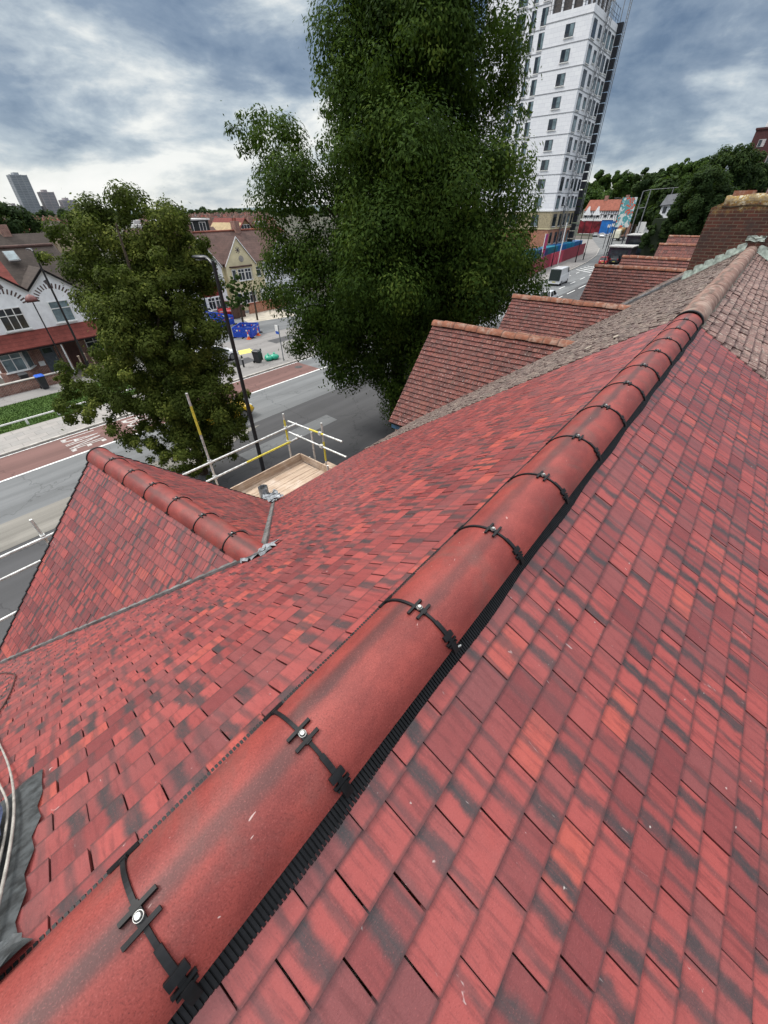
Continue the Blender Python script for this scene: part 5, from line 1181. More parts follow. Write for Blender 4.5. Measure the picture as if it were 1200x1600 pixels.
def win_x(y0, y1, z0, z1, x, parent=tw):        # window in a wall facing -x
    o = MB().box(x-.05, x+.02, y0, y1, z0, z1).build('window', DKF, parent); yc = (y0+y1)/2
    for a, b in ((y0+.08, yc-.04), (yc+.04, y1-.08)): 
        pass
    MB().box(x-.062, x-.048, y0+.08, yc-.05, z0+.08, z1-.08).build('pane', GLASSL, o); MB().box(x-.062, x-.048, yc+.05, y1-.08, z0+.5, z1-.08).build('pane', GLASS, o); MB().box(x-.16, x-.052, y0-.12, y1+.12, z0-.12, z0-.02).build('sill', UPVC, o)
def win_y(x0, x1, z0, z1, y, parent=tw, deep=True):
    o = MB().box(x0, x1, y-.05, y+.02, z0, z1).build('window', DKF, parent)
    MB().box(x0-.12, x1+.12, y-.16, y-.052, z0-.12, z0-.02).build('sill', UPVC, o)
    MB().box(x0+.08, x1-.08, y-.062, y-.048, z0+.08, z1-.5).build('pane', (GLASS, GLASSL)[int(x0*7+z0*3) % 2], o)
for i in range(NF):
    z = Z0+i*FH; win_x(42.5, 44.1, z+.75, z+2.35, TX)
    for x0, x1, zz0, zz1 in ((106.0, 107.8, .35, 2.6), (109.3, 110.6, .8, 2.4), (112.6, 113.7, .8, 2.5), (114.5, 116.2, .35, 2.6), (117.0, 118.4, .5, 2.5)): win_y(x0, x1, z+zz0, z+zz1, TY)
for i in range(NF+3):
    z = Z0+i*FH
    for y0, y1 in ((48.9, 50.1), (51.2, 52.1), (53.3, 55.2)): win_x(y0, y1, z+.4, z+2.6, TX+2.2)
for y0, y1 in ((42.5, 44.1), (47.5, 49.2)): win_x(y0, y1, 6.9, 8.9, TX)
for x0, x1 in ((106.0, 108), (109.5, 110.8), (112.6, 114), (115, 116.4), (117.2, 118.4)): win_y(x0, x1, 6.8, 9.0, TY)
for x0, x1 in ((106.3, 107.6), (109.4, 110.8), (112.6, 113.9), (115, 116.3), (117.2, 118.4)): win_y(x0, x1, 3.6, 5.7, TY+.1)
# open top storey, hoist mast and edge netting
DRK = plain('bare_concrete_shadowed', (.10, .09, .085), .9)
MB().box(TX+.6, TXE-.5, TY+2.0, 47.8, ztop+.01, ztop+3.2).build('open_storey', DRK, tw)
mb = MB()
for y in np.arange(TY+2.0, 47.9, 1.9): mb.box(TX+.35, TX+.62, y, y+.3, ztop+.01, ztop+3.2)
for x in np.arange(TX+.8, TXE-.6, 2.2): mb.box(x, x+.3, TY+1.75, TY+2.02, ztop+.01, ztop+3.2)
mb.build('column', CLAD, tw); MB().box(TX+.2, TXE, TY+1.6, 48, ztop+3.2, ztop+3.6).build('top_slab', CLAD, tw)
mb = MB()
for y in np.arange(TY+.1, 48, 1.2): mb.tube([(TX+.06, y, ztop), (TX+.06, y, ztop+1.9)], .035, 5)
for x in np.arange(TX+.1, TXE, 1.5): mb.tube([(x, TY+.06, ztop), (x, TY+.06, ztop+2.1)], .04, 5)
for z in (.5, 1.0, 1.9): mb.tube([(TX+.06, TY+.06, ztop+z), (TX+.06, 48, ztop+z)], .03, 5); mb.tube([(TX+.06, TY+.06, ztop+z), (TXE, TY+.06, ztop+z)], .03, 5)
mb.build('edge_guard', DKF, tw)
mb = MB()
for dx, dy in ((0, 0), (.7, 0), (0, -.7), (.7, -.7)): mb.tube([(110.9+dx, TY-.35+dy, 0), (110.9+dx, TY-.35+dy, ztop+4.5)], .06, 5)
for k in range(44): z = k*1.0; mb.tube([(110.9, TY-.35, z), (111.6, TY-.35, z+1)], .035, 4); mb.tube([(110.9, TY-.35, z), (110.9, TY-1.05, z+1)], .035, 4)
mb.build('hoist_mast', plain('grey_mast', (.2, .21, .22), .6), tw)
mb = MB()
for k in range(24):
    z = 1+k*1.55; mb.box(TXE+.02, TXE+.7, TY-.9, TY+.6, z, z+1.35)
mb.build('corner_hoarding', plain('black_netting', (.03, .033, .04), .8), tw)
mb = MB()
for dx, dy in ((0, 0), (1.0, 0), (0, 1.0)): mb.tube([(TXE+.2+dx, TY-1.2+dy, 0), (TXE+.2+dx, TY-1.2+dy, ztop+5.0)], .07, 5)
for k in range(30): mb.tube([(TXE+.2, TY-1.2, ztop-8+k*.45), (TXE+1.2, TY-1.2, ztop-7.6+k*.45)], .04, 4)
mb.build('crane_mast', plain('grey_mast', (.2, .21, .22), .6), tw)
# brown tower at the right edge
bt = thing('brown_tower_block', 'dark maroon tower with pale balconies and white penthouse at the right edge', 'tower block', (165, 6, 0))
MB().box(160, 176, -6, 14.0, 0, 24.6).build('wall', BRICK_DRK, bt); MB().box(161.5, 174, -5, 12.6, 24.6, 28.2).build('penthouse', UPVC, bt); MB().box(159.8, 176.2, -6.2, 14.2, 24.4, 24.75).build('parapet', BRICK_DRK, bt)
for k in range(7):
    for j in range(5):
        o = MB().box(159.93, 160.02, 11.2-j*3.1, 12.6-j*3.1, 2.6+k*3.1, 4.0+k*3.1).build('window', plain('pale_blind', (.5, .47, .47), .6), bt)
        MB().box(159.9, 159.94, 11.9-j*3.1, 12.5-j*3.1, 2.7+k*3.1, 3.9+k*3.1).build('pane', GLASS, o)

# ------------------------------------------------------------------ hoardings, far street buildings
def poster_mat(name, cols, sc=1.0):
    m, t, b = mk(name, .6, .3); uv = t.n('ShaderNodeUVMap', uv_map='UVMap').outputs[0]
    v = t.n('ShaderNodeTexVoronoi', {'Vector': uv, 'Scale': sc}); n1 = t.noise(uv, sc*1.4, 3, .6)
    f = t.m('ADD', t.m('MULTIPLY', t.n('ShaderNodeSeparateColor', {0: v.outputs['Color']}).outputs[0], .6), t.m('MULTIPLY', n1, .4))
    k = len(cols); r = t.n('ShaderNodeValToRGB', {0: f}); e = r.color_ramp.elements; r.color_ramp.interpolation = 'CONSTANT'
    while len(e) < k: e.new(.5)
    for i, c in enumerate(cols): e[i].position = .15+.7*i/k; e[i].color = c+(1,)
    setc(t, b, r.outputs[0]); return m
HOARD = plain('crimson_hoarding', (.26, .02, .045), .5, .12, .8)
hd = thing('site_hoarding', 'crimson site hoarding with pink panels along the foot of the white tower', 'hoarding', (110, 36, 0))
hp = [(78, 31.7), (91.75, 34.3), (95, 34.9), (111, 36.6), (131, 38.6)]
PINK = plain('pink_panel', (.50, .05, .10), .5, .3, .9)
for i in range(len(hp)-1):
    a, b = Vector(hp[i]+(.1,)), Vector(hp[i+1]+(.1,)); d = b-a; L = d.length; d.normalize(); n = int(L/2.44); n = max(1, n)
    for k in range(n):
        p, q = a+d*(L*k/n+.02), a+d*(L*(k+1)/n-.02); mt = PINK if (i == 2 and k in (1, 2, 3, 4)) else HOARD
        MB().prism([p, q, q+Vector((0, 0, 2.4)), p+Vector((0, 0, 2.4))], (0, .06, 0)).build('panel', mt, hd)
h2 = thing('container_row', 'row of blue and teal site cabins behind the crimson hoarding', 'site cabins', (112, 38.5, 0))
for i, (x0, x1, cc) in enumerate(((88, 93.5, (.02, .12, .16)), (94, 99.5, (.03, .10, .22)), (100, 106, (.02, .18, .25)), (106.5, 112.5, (.02, .16, .42)), (113, 119, (.02, .24, .42)), (119.5, 126, (.03, .14, .34)))):
    yo = 36.4+(x0-88)*.055; mb = MB(); mb.box(x0, x1, yo, yo+2.2, .1, 3.35)
    for k in range(int((x1-x0)/.4)): mb.box(x0+k*.4+.05, x0+k*.4+.2, yo-.04, yo+.01, .3, 3.25)
    mb.build('cabin', plain('cabin_paint_%d' % i, cc, .5, .12, 1), h2)
sg = thing('sign_board', 'tall pink and lilac banner sign standing before the orange storey', 'sign', (95.5, 36.3, 0)); MB().box(95.2, 96.4, 36.2, 36.3, 1.2, 5.9).build('panel', poster_mat('lilac_poster', [(.30, .05, .25), (.45, .06, .15), (.28, .12, .4)], .4), sg); MB().tube([(95.2, 36.35, 0), (95.2, 36.35, 6)], .08, 6).build('post', UPVC, sg)
fp = thing('flag_pole', 'slim white pole rising in front of the orange brick storeys', 'pole', (103, 36.2, 0)); MB().tube([(103, 35.3, 0), (103, 35.3, 7.4)], .11, 8).build('shaft', UPVC, fp); MB().tube([(103, 35.3, 7.4), (103, 35.3, 7.6)], .16, 8).build('cap', UPVC, fp)
lamp_post((98.5, 35.0, 0), 10.5, 1.4, 'tall dark lamp post standing before the beige corner of the white tower', ang=180)
lamp_post((115.3, 33.7, 0), 8.4, 1.0, 'dark lamp post on the kerb at the end of the crimson hoarding', ang=90)
lamp_post((104, 26.0, 0), 11.4, 1.0, 'leaning-looking dark lamp post rising beside the bright red car', ang=90)
for x, y, h, lb in ((150, 39.0, 6, 'first slim pole at the road bend'), (158, 40.0, 6, 'second slim pole at the road bend'), (128, 32.5, 5, 'slim pole on the near corner of the bend'), (170, 43, 7, 'farthest slim pole at the road bend')):
    p_ = thing('sign_post', lb, 'post', (x, y, 0)); MB().tube([(x, y, 0), (x, y, h)], .09, 6).build('shaft', DKF, p_); MB().box(x-.05, x+.05, y-.35, y+.35, h-.8, h-.1).build('plate', UPVC, p_)
# dark kiosks with pale roofs on the right pavement
DKK = plain('dark_plum_cladding', (.055, .035, .055), .45, .3, 1.5)
for x, y, lx, ly, h, lb in ((113, 23.4, 5.5, 4.6, 3.0, 'smaller dark plum kiosk with a pale flat roof, nearer the red car'), (124, 19.9, 6.5, 7.6, 4.6, 'larger dark plum kiosk with a pale flat roof behind the smaller one')):
    k_ = thing('kiosk', lb, 'kiosk', (x, y, 0)); MB().box(x, x+lx, y, y+ly, 0, h).build('wall', DKK, k_); MB().box(x-.3, x+lx+.3, y-.3, y+ly+.3, h, h+.22).build('roof', plain('pale_roof_felt', (.55, .54, .52), .7), k_)
    o = MB().box(x-.04, x+.02, y+.5, y+ly-.5, .9, h-.5).build('window', DKF, k_); MB().box(x-.06, x-.045, y+.6, y+ly-.6, 1.0, h-.6).build('pane', GLASS, o)
bx = thing('parked_van', 'small white van beside the dark kiosks', 'van', (118, 20.5, 0)); MB().box(116.5, 119.5, 20.0, 22.0, .4, 2.2).build('body', WHP, bx)
for xx in (117, 119): MB().tube([(xx, 19.95, .35), (xx, 20.2, .35)], .35, 12).build('wheel', TYRE, bx)
gr = thing('railing', 'grey pedestrian railing along the kerb behind the kiosks', 'railing', (140, 31, 0)); mb = MB()
for k in range(60): p = Vector((118+k*.6, 27.5+k*.17, 0)); mb.tube([p, p+Vector((0, 0, 1.1))], .03, 4)
mb.build('bars', plain('grey_pole', (.16, .18, .19), .5), gr); MB().tube([(118, 27.5, 1.1), (153.4, 37.53, 1.1)], .05, 5).build('top_rail', plain('grey_pole', (.16, .18, .19), .5), gr)
# mock tudor terrace, blue and red hoarding below it
def tudor(x, y0, y1, label, zb=5.2, gables=(0, 1)):
    t_ = thing('mock_tudor_house', label, 'building', (x, (y0+y1)/2, 0)); MB().box(x, x+9, y0, y1, 0, 8.6).build('wall', WHITE_R, t_)
    mb = MB(); roofpoly(mb, [(x-.5, y1, 8.5), (x-.5, y0, 8.5), (x+4.5, y0, 12.2), (x+4.5, y1, 12.2)], .2); roofpoly(mb, [(x+4.5, y1, 12.2), (x+4.5, y0, 12.2), (x+9.5, y0, 8.5), (x+9.5, y1, 8.5)], .2); mb.build('roof', CT_O, t_)
    mb = MB()
    for z in (5.3, 6.9, 8.3): mb.box(x-.06, x+.0, y0, y1, z, z+.22)
    for y in np.arange(y0, y1, .95): mb.box(x-.055, x+.0, y, y+.2, 5.3, 8.4)
    mb.build('timber_framing', plain('dark_timber', (.03, .022, .02), .8), t_)
    for y in np.arange(y0+1, y1-1.2, 2.6):
        o = MB().box(x-.09, x, y, y+1.4, 5.9, 7.2).build('window', UPVC, t_); MB().box(x-.1, x-.085, y+.12, y+1.28, 6.0, 7.1).build('pane', GLASS, o)
    for g in gables:
        yc = y1-1.8-g*4; MB().prism([(x-.8, yc-1.6, 6.8), (x-.8, yc+1.6, 6.8), (x-.8, yc, 9.9)], (3, 0, 0)).build('gable', WHITE_R, t_)
    MB().box(x+3.9, x+5.1, y0+.5, y0+1.9, 11.5, 13.6).build('chimney', BRICK, t_); return t_
tudor(228, 63.5, 71.5, 'mock tudor building with two white gables beside the white tower', gables=(0, 1)); tudor(226, 54.5, 63.4, 'mock tudor building under a long red roof right of the two gables', gables=())
hb = thing('advert_hoarding', 'blue and dark red advertisement hoarding below the mock tudor houses', 'hoarding', (218, 60, 0)); MB().box(217.6, 218, 52.6, 60.0, .6, 5.4).build('blue_panel', plain('blue_board', (.02, .16, .50), .5, .15, .5), hb); MB().box(217.6, 218, 60.0, 69.0, .6, 5.0).build('red_panel', plain('dark_red_board', (.16, .012, .02), .5, .5, .4), hb); MB().box(217.4, 218.4, 52.4, 69.1, 5.4, 5.75).build('canopy', UPVC, hb)
br_ = thing('brick_building', 'dark brick building right of the mock tudor roofs', 'building', (215, 50, 0)); MB().box(214, 222, 47.4, 52.2, 0, 9.2).build('wall', BRICK, br_); MB().box(213.8, 222.2, 47.2, 52.4, 9.2, 9.5).build('roof', CT_G, br_)
for y in (48.3, 50.3): o = MB().box(213.94, 214.02, y, y+1.2, 6, 7.4).build('window', UPVC, br_); MB().box(213.92, 213.945, y+.1, y+1.1, 6.1, 7.3).build('pane', GLASS, o)
bb = thing('billboard', 'tall white, teal and red billboard beside the dark trees', 'billboard', (170, 40, 0)); MB().box(170, 170.3, 38.2, 42.6, 4.6, 12.2).build('poster', poster_mat('street_poster', [(.08, .30, .32), (.60, .64, .64), (.12, .36, .4), (.55, .10, .05), (.10, .30, .33), (.6, .62, .6)], .9), bb)
for y in (38.8, 42): MB().box(170.3, 170.6, y-.15, y+.15, 0, 11).build('leg', DKF, bb)
sm2 = thing('small_sign', 'small white panel sign on legs right of the billboard', 'sign', (172, 34.5, 0)); MB().box(172, 172.1, 33.8, 36.0, 3.2, 6.0).build('panel', UPVC, sm2); MB().box(172.1, 172.2, 34.8, 35.0, 0, 5).build('leg', DKF, sm2)
wh = thing('white_house', 'white house with a dark slate roof among the dark trees', 'house', (112, 20, 0))
MB().prism([(112, 17.4, 0), (112, 17.4, 10.3), (112, 20.2, 10.3), (112, 20.2, 0)], (7, 0, 0)).build('wall', WHITE_R, wh)
mb = MB(); mb.loft([[(x, 20.35, 0), (x, 20.25, 5.5), (x, 19.9, 8.2), (x, 8, 8.6), (x, -10, 7), (x, -12, 0)] for x in (107, 112, 150, 158)], smooth=False); structure(mb, 'embankment', plain('ivy_dark_ground', (.02, .03, .014), .9))
mb = MB(); roofpoly(mb, [(111.6, 20.5, 10.2), (111.6, 17.2, 10.6), (115.5, 17.2, 12.2), (115.5, 20.5, 11.9)], .15); mb.build('roof', CT_G, wh)
mb = MB(); roofpoly(mb, [(115.5, 20.5, 11.9), (115.5, 17.2, 12.2), (119.4, 17.2, 10.4), (119.4, 20.5, 10.2)], .15); mb.build('roof', CT_G, wh)
for y in (17.9, 19.2): o = MB().box(111.92, 112.02, y, y+.6, 9.0, 10.0).build('window', DKF, wh); MB().box(111.9, 111.925, y+.08, y+.52, 9.08, 9.92).build('pane', GLASS, o)
gn = thing('overhead_gantry', 'thin grey railway gantry poles and wires before the dark trees', 'gantry', (140, 28, 0))
for y, h in ((28.9, 13.4), (30.6, 13.0), (24.0, 13.6)): MB().tube([(140, y, 0), (140, y, h)], .12, 6).build('mast', plain('grey_mast', (.2, .21, .22), .6), gn)
MB().tube([(140, 30.6, 13.0), (140, 28.9, 13.3), (140, 19, 13.7)], .06, 5).build('cross_wire', plain('grey_mast', (.2, .21, .22), .6), gn)
MB().tube([(140, 30.6, 9.6), (140, 28.9, 9.8)], .08, 5).build('bracket', plain('grey_mast', (.2, .21, .22), .6), gn)

# ------------------------------------------------------------------ trees
def leaves(name, blobs, n, size, mat, parent, seed, aspect=.55, clump=.75, droop=.25, thin=0.0, per=170, tight=.95):
    """blobs: (x,y,z, rx,ry,rz, weight) -> leaf-sized faces gathered into clumps through each blob"""
    rs = np.random.RandomState(seed); B = np.array(blobs, float); vol = B[:, 3]*B[:, 4]*B[:, 5]; wt = vol**.72*B[:, 6]; wt /= wt.sum()
    nc = max(30, int(n/per)); bi = rs.choice(len(B), nc, p=wt)
    d = rs.normal(size=(nc, 3)); d /= np.linalg.norm(d, axis=1)[:, None]
    rad = rs.uniform(0, 1, nc)**.34
    C = B[bi, :3]+d*B[bi, 3:6]*rad[:, None]*tight
    cr = clump*rs.uniform(.55, 1.25, nc)*np.clip((B[bi, 3]/2.5), .35, 1.1)
    cd = C-B[bi, :3]; cd /= np.linalg.norm(cd, axis=1)[:, None]+1e-9
    tone = rs.beta(2.2, 2.6, nc)
    pw = cr**2*(1-thin*rs.uniform(0, 1, nc)); ci = rs.choice(nc, n, p=pw/pw.sum())
    ld = rs.normal(size=(n, 3)); ld[:, 2] *= .75; ld += cd[ci]*.55; ld /= np.linalg.norm(ld, axis=1)[:, None]
    P = C[ci]+ld*(cr[ci]*rs.uniform(.05, 1, n)**.42)[:, None]
    stray = rs.uniform(0, 1, n) < .015; P[stray] += cd[ci[stray]]*rs.uniform(.1, .7, stray.sum())[:, None]*clump
    nr = ld*1.15+np.array([0, 0, .5])+rs.normal(size=(n, 3))*.38; nr /= np.linalg.norm(nr, axis=1)[:, None]
    a = rs.normal(size=(n, 3))+np.array([0, 0, -droop*3]); a -= nr*(a*nr).sum(1)[:, None]; a /= np.linalg.norm(a, axis=1)[:, None]
    b = np.cross(nr, a); s = size*rs.uniform(.6, 1.35, n)[:, None]
    V = np.stack([P-a*s*.5, P+b*s*aspect*.5-a*s*.05, P+a*s*.5, P-b*s*aspect*.5-a*s*.05], 1).reshape(-1, 3)
    o3 = np.array(WLOC[parent.name]) if parent else np.zeros(3); V = V-o3
    me = bpy.data.meshes.new(name); me.vertices.add(4*n); me.vertices.foreach_set('co', V.ravel()); me.loops.add(4*n); me.loops.foreach_set('vertex_index', np.arange(4*n, dtype=np.int32))
    me.polygons.add(n); me.polygons.foreach_set('loop_start', np.arange(0, 4*n, 4, dtype=np.int32)); me.update(calc_edges=True); me.materials.append(mat)
    c = np.clip(tone[ci]*.75+rs.uniform(-.18, .30, n), 0, 1); c2 = rs.uniform(0, 1, n)
    ca = me.color_attributes.new('tile', 'FLOAT_COLOR', 'CORNER'); cc = np.repeat(np.stack([c, c2, c, np.ones(n)], 1), 4, axis=0); ca.data.foreach_set('color', cc.ravel().astype(np.float32))
    o = bpy.data.objects.new(name, me); COL.objects.link(o); WLOC[o.name] = Vector(o3)
    if parent: o.parent = parent
    return o, C
def limbs(parent, base, pts, r0, seed, top, trunk_r):
    rnd = random.Random(seed); mb = MB(); b = Vector(base); tp = Vector(top); n = 8
    tr = [b+(tp-b)*(i/n)+Vector((rnd.uniform(-.12, .12), rnd.uniform(-.12, .12), 0))*(1 if 0 < i < n else 0) for i in range(n+1)]
    mb.tube(tr, [trunk_r*(1.25 if i == 0 else 1)*(1-.86*i/n) for i in range(n+1)], 10); o = mb.build('trunk', BARK, parent)
    mb = MB()
    for p in pts:
        p = Vector(p); k = min(n-1, max(2, int(n*max(.15, min(.85, (p.z-b.z-2.0)/(tp.z-b.z)))*.8))); a = tr[k]; m_ = (a+p)/2+Vector((rnd.uniform(-.3, .3), rnd.uniform(-.3, .3), .25*(p-a).length*.3))
        cp = curve_pts([a, m_, p], 12); mb.tube(cp, [max(.012, trunk_r*.3*(1-.93*i/(len(cp)-1))) for i in range(len(cp))], 6)
    mb.build('limb', BARK, o); return o
def blob_px(px, py, w, r, wt=1.0, dz=1.0): p = W(px, py, w); q = r*w/600; return (p.x, p.y, p.z, q, q, q*dz, wt)
# the big dense tree
bt_ = thing('tall_tree', 'huge dense dark green tree rising out of the picture before the white tower', 'tree', (18, 14, 0))
BG = [blob_px(*a) for a in ((655, 30, 14.6, 125), (600, 95, 15, 100), (735, 110, 15.5, 85), (640, 215, 16, 135), (762, 250, 16.5, 66), (560, 225, 16.5, 70), (655, 365, 18, 165), (772, 392, 18, 68), (490, 345, 18, 88), (440, 275, 17.5, 58, 1.2), (410, 215, 17.2, 44, 1.1), (430, 190, 17.2, 26), (378, 230, 17.2, 24), (362, 192, 17.2, 10, .7),
    (392, 178, 17.2, 20, 1.0), (420, 165, 17.2, 14, .8), (530, 465, 19.5, 100), (700, 470, 19.5, 125), (462, 430, 19.5, 62), (650, 560, 20.5, 88), (560, 540, 20.5, 70), (492, 515, 20.5, 52), (790, 440, 18.5, 58), (645, 625, 20.5, 42), (650, -110, 13.2, 120), (775, 25, 15.5, 42),
    (815, 132, 16, 20, .8), (505, 130, 16, 34), (480, 135, 16, 16, .8), (540, 60, 15, 40), (540, 10, 15, 30), (484, 190, 16.5, 14, .7), (500, 245, 17, 26), (455, 330, 18, 30), (372, 268, 17.5, 10, .6), (600, 300, 14.8, 90), (720, 330, 15.4, 90), (620, 430, 16.4, 100), (740, 440, 17, 80), (820, 350, 18, 26), (818, 250, 17, 22), (600, 120, 13.6, 70), (700, 60, 13.8, 80), (785, 45, 15.2, 46, 2.0), (770, 120, 15.6, 50, 1.5), (800, 60, 15.6, 34), (806, 170, 16, 34), (800, 290, 17.2, 40), (818, 400, 18.2, 34), (470, 60, 15.8, 10, .5), (530, 100, 15.6, 40))]
big_, Cb = leaves('crown', BG, 430000, .155, LEAF_A, bt_, 3, aspect=.46, clump=1.12, droop=.5, per=480, tight=.84)
limbs(bt_, (18, 14, 0), [tuple(.35*q+.65*b[i] for i, q in enumerate((18, 14, 9))) for b in BG[:20]], .3, 5, (18.2, 14.2, 22), .42)
# the smaller street tree
st_ = thing('street_tree', 'olive-green street tree with a ragged crown before the white semi', 'tree', (6.8, 17.8, 0))
SG = [blob_px(*a) for a in ((250, 530, 16.2, 95), (175, 400, 15.2, 75), (255, 400, 15.4, 80), (112, 388, 15.0, 56), (95, 405, 15.0, 30), (215, 350, 14.6, 40), (150, 355, 14.8, 34), (270, 345, 14.8, 26), (278, 440, 15.8, 58), (292, 405, 15.6, 40), (155, 430, 15.4, 45), (285, 545, 16.8, 52), (198, 480, 15.8, 56), (228, 560, 16.2, 50), (125, 612, 16.6, 46),
    (165, 620, 16.6, 42), (235, 640, 17, 70), (310, 640, 17.2, 70), (352, 628, 17.2, 36), (372, 618, 17, 22), (290, 700, 17.4, 48), (330, 700, 17.4, 34), (230, 690, 17.2, 36), (120, 640, 16.8, 20, .7), (180, 318, 14.4, 7, .7), (172, 305, 14.4, 4, .7), (272, 490, 14.6, 48), (230, 450, 14.4, 60), (240, 590, 15.4, 70), (105, 590, 16.6, 24), (275, 715, 17.0, 34), (310, 725, 16.8, 34, 1.6), (285, 735, 16.6, 26, 1.5), (330, 715, 16.8, 28, 1.4), (352, 590, 17, 26), (250, 690, 17, 36), (150, 650, 16.6, 26), (95, 610, 16.4, 22), (350, 660, 17.2, 36), (200, 650, 16.8, 40), (70, 400, 15, 18))]
sm_, Cs = leaves('crown', SG, 215000, .108, LEAF_B, st_, 8, aspect=.62, clump=.66, droop=.2, per=360)
limbs(st_, (6.8, 17.8, 0), [b[:3] for b in SG[:22]], .2, 7, (6.9, 17.9, 10.2), .2)
def tree(name, label, px, py, w, rpx, n, size, mat, seed, hz=None, group=None, shape=1.15):
    c = W(px, py, w); r = rpx*w/600; t_ = thing(name, label, 'tree', (c.x, c.y, 0), group); rnd = random.Random(seed)
    bl = [(c.x, c.y, c.z, r*.8, r*.8, r*shape*.8, 1)]
    for k in range(9): a = rnd.uniform(0, 6.28); e = rnd.uniform(-.6, .9); bl.append((c.x+math.cos(a)*r*.55, c.y+math.sin(a)*r*.55, c.z+e*r*.7*shape, r*rnd.uniform(.28, .5), r*rnd.uniform(.28, .5), r*rnd.uniform(.28, .5), 1.1))
    leaves('crown', bl, n, size, mat, t_, seed, clump=r*.2, aspect=.7)
    MB().tube([(c.x, c.y, 0), (c.x+.1, c.y, c.z*.6), (c.x, c.y, c.z+r*.4)], [max(.12, r*.07), max(.09, r*.05), .04], 8).build('trunk', BARK, t_); return t_
tree('dark_tree', 'dark evergreen tree behind the white semi at the left edge', -5, 375, 58, 62, 34000, .42, LEAF_D, 20)
tree('small_tree', 'small green tree in front of the maroon bay house', 370, 462, 41, 26, 20000, .12, LEAF_C, 21)
tree('garden_bush', 'round green bush by the white semi, right of the lamp post', 160, 552, 33.5, 26, 16000, .09, LEAF_C, 22, shape=.8)
tree('small_tree', 'reddish-green bush before the cream bay window', 392, 448, 44, 12, 7000, .11, LEAF_B, 23)
# trees on the railway embankment at the right
for i, (px, py, w, r, n, sz, m, lb) in enumerate(((1095, 325, 62, 46, 16000, .55, LEAF_D, 'dark tree directly behind the left corner of the chimney'), (1058, 352, 66, 27, 8000, .5, LEAF_D, 'low dark tree left of the chimney below the white house'), (1130, 285, 75, 44, 14000, .7, LEAF_D, 'tallest dark tree on the skyline left of the maroon tower'),
    (1085, 283, 90, 30, 8000, .8, LEAF_C, 'mid green tree on the skyline above the white house'), (1045, 285, 130, 24, 6000, 1.2, LEAF_C, 'mid green tree between the billboard and the white house'), (1010, 300, 150, 26, 6000, 1.4, LEAF_D, 'dark tree right behind the billboard'), (975, 292, 190, 22, 5000, 1.7, LEAF_C, 'green tree on the skyline above the red roofs, right'),
    (940, 295, 260, 18, 4000, 2.2, LEAF_C, 'green tree on the skyline above the red roofs, left'), (1040, 330, 120, 22, 6000, 1.0, LEAF_D, 'dark tree below and left of the white house'), (1165, 290, 80, 30, 8000, .8, LEAF_D, 'dark tree just right of the tallest skyline tree'), (1010, 335, 160, 20, 5000, 1.3, LEAF_B, 'brownish tree beside the small white sign'), (1070, 300, 105, 22, 6000, 1.0, LEAF_D, 'dark tree filling the gap behind the white house'), (985, 318, 200, 14, 3000, 1.6, LEAF_D, 'dark tree behind the foot of the billboard'), (918, 300, 280, 12, 3000, 2.2, LEAF_C, 'small skyline tree against the white tower'))):
    tree('embankment_tree', lb, px, py, w, r, int(n*2.2), sz*.6, m, 40+i, group=None)
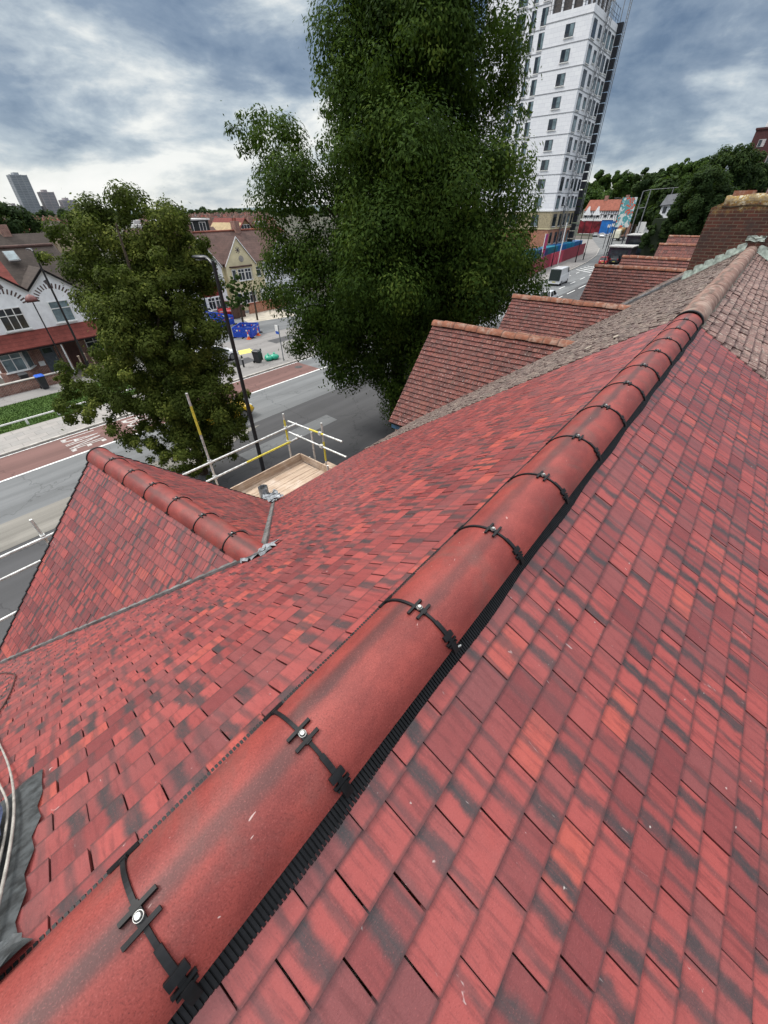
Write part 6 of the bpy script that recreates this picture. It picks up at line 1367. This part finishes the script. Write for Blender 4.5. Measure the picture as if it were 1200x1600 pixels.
# scattered garden trees among the rooftops and the far woodland
rnd = random.Random(77); pr = None
for i in range(34):
    y = rnd.uniform(95, 330); x = y*rnd.uniform(.2, .85); q = inview(x, y, 6)
    if not q or not (-20 < q[0] < 90 or 235 < q[0] < 410): continue
    if pr is None:
        pr = thing('garden_tree', 'rounded green garden tree among the rooftops of the suburb', 'tree', (0, 0, 0), 'garden trees among the rooftops')
        leaves('crown', [(0, 0, 5.5, 2.6, 2.6, 2.8, 1), (1.2, .5, 6.5, 1.6, 1.6, 1.6, 1), (-1.2, -.6, 5, 1.7, 1.7, 1.5, 1)], 2600, .5, LEAF_C, pr, 9, clump=.8); MB().tube([(0, 0, 0), (0, 0, 5)], [.22, .1], 7).build('trunk', BARK, pr); pr.location = (x, y, 0)
    else: copy_tree(pr, (x, y, 0), rz=rnd.uniform(0, 360))
def woodland(name, label, pts, n, size, mat, h, dep, seed):
    rs = np.random.RandomState(seed); P = np.array(pts, float); bl = []
    seg = np.linalg.norm(np.diff(P, axis=0), axis=1); cs = np.concatenate([[0], np.cumsum(seg)]); k = int(cs[-1]/(dep*.45))
    for s in np.linspace(0, cs[-1], k):
        i = min(len(seg)-1, np.searchsorted(cs, s, 'right')-1); p = P[i]+(P[i+1]-P[i])*(s-cs[i])/seg[i]; r = dep*rs.uniform(.35, .7)
        bl.append((p[0]+rs.uniform(-dep, dep)*.4, p[1]+rs.uniform(-dep, dep)*.4, h*rs.uniform(.35, .7), r, r, h*rs.uniform(.3, .5), 1))
    o, _ = leaves(name, bl, n, size, mat, None, seed, clump=dep*.16, aspect=.8); return tag(o, label, 'woodland', kind='stuff')
woodland('woodland', 'low dark belt of distant trees along the left horizon', [(150, 560), (300, 640), (520, 660), (640, 560)], 26000, 3.2, LEAF_D, 9.5, 26, 31)
woodland('woodland', 'tree belt on the horizon below the far towers', [(200, 1180), (420, 1260), (700, 1200), (1200, 900)], 30000, 6, LEAF_D, 12, 45, 32)
woodland('woodland', 'distant trees closing the view behind the far junction', [(330, 30), (330, 90), (300, 130)], 46000, 1.9, LEAF_C, 24, 20, 33)
woodland('woodland', 'distant trees on the embankment behind the chimney', [(165, 24), (200, 30), (240, 34), (230, 4), (210, -30)], 60000, 1.3, LEAF_D, 19, 15, 34)
def shrub_wall():
    rs = np.random.RandomState(3); bl = []
    for x in np.arange(106.5, 150, 1.6):
        for z in (1.2, 3.6, 6.0, 8.0): bl.append((x+rs.uniform(-.6, .6), 20.3+rs.uniform(-.5, .4)-(z*.06), z+rs.uniform(-.6, .6), 1.8, 1.2, 1.6, 1))
    for y in np.arange(9, 20, 1.6):
        for z in (1.2, 3.6, 6.0, 8.0): bl.append((106.8+rs.uniform(-.5, .5), y, z, 1.2, 1.8, 1.6, 1))
    o, _ = leaves('undergrowth', bl, 42000, .5, LEAF_D, None, 35, clump=.8, aspect=.7); tag(o, 'dark ivy and shrubs covering the embankment below the white house', 'undergrowth', kind='stuff')
shrub_wall()
# distant rise beyond
mb = MB()
pts = [(x, 2600+300*math.sin(x*.002), 0) for x in range(-600, 3200, 100)]
for i in range(len(pts)-1):
    a, b = pts[i], pts[i+1]; ha, hb_ = 9+9*math.sin(a[0]*.0031)+5*math.sin(a[0]*.011), 9+9*math.sin(b[0]*.0031)+5*math.sin(b[0]*.011)
    mb.add([a, b, (b[0], b[1]+300, 14+hb_), (a[0], a[1]+300, 14+ha)], [(0, 1, 2, 3)])
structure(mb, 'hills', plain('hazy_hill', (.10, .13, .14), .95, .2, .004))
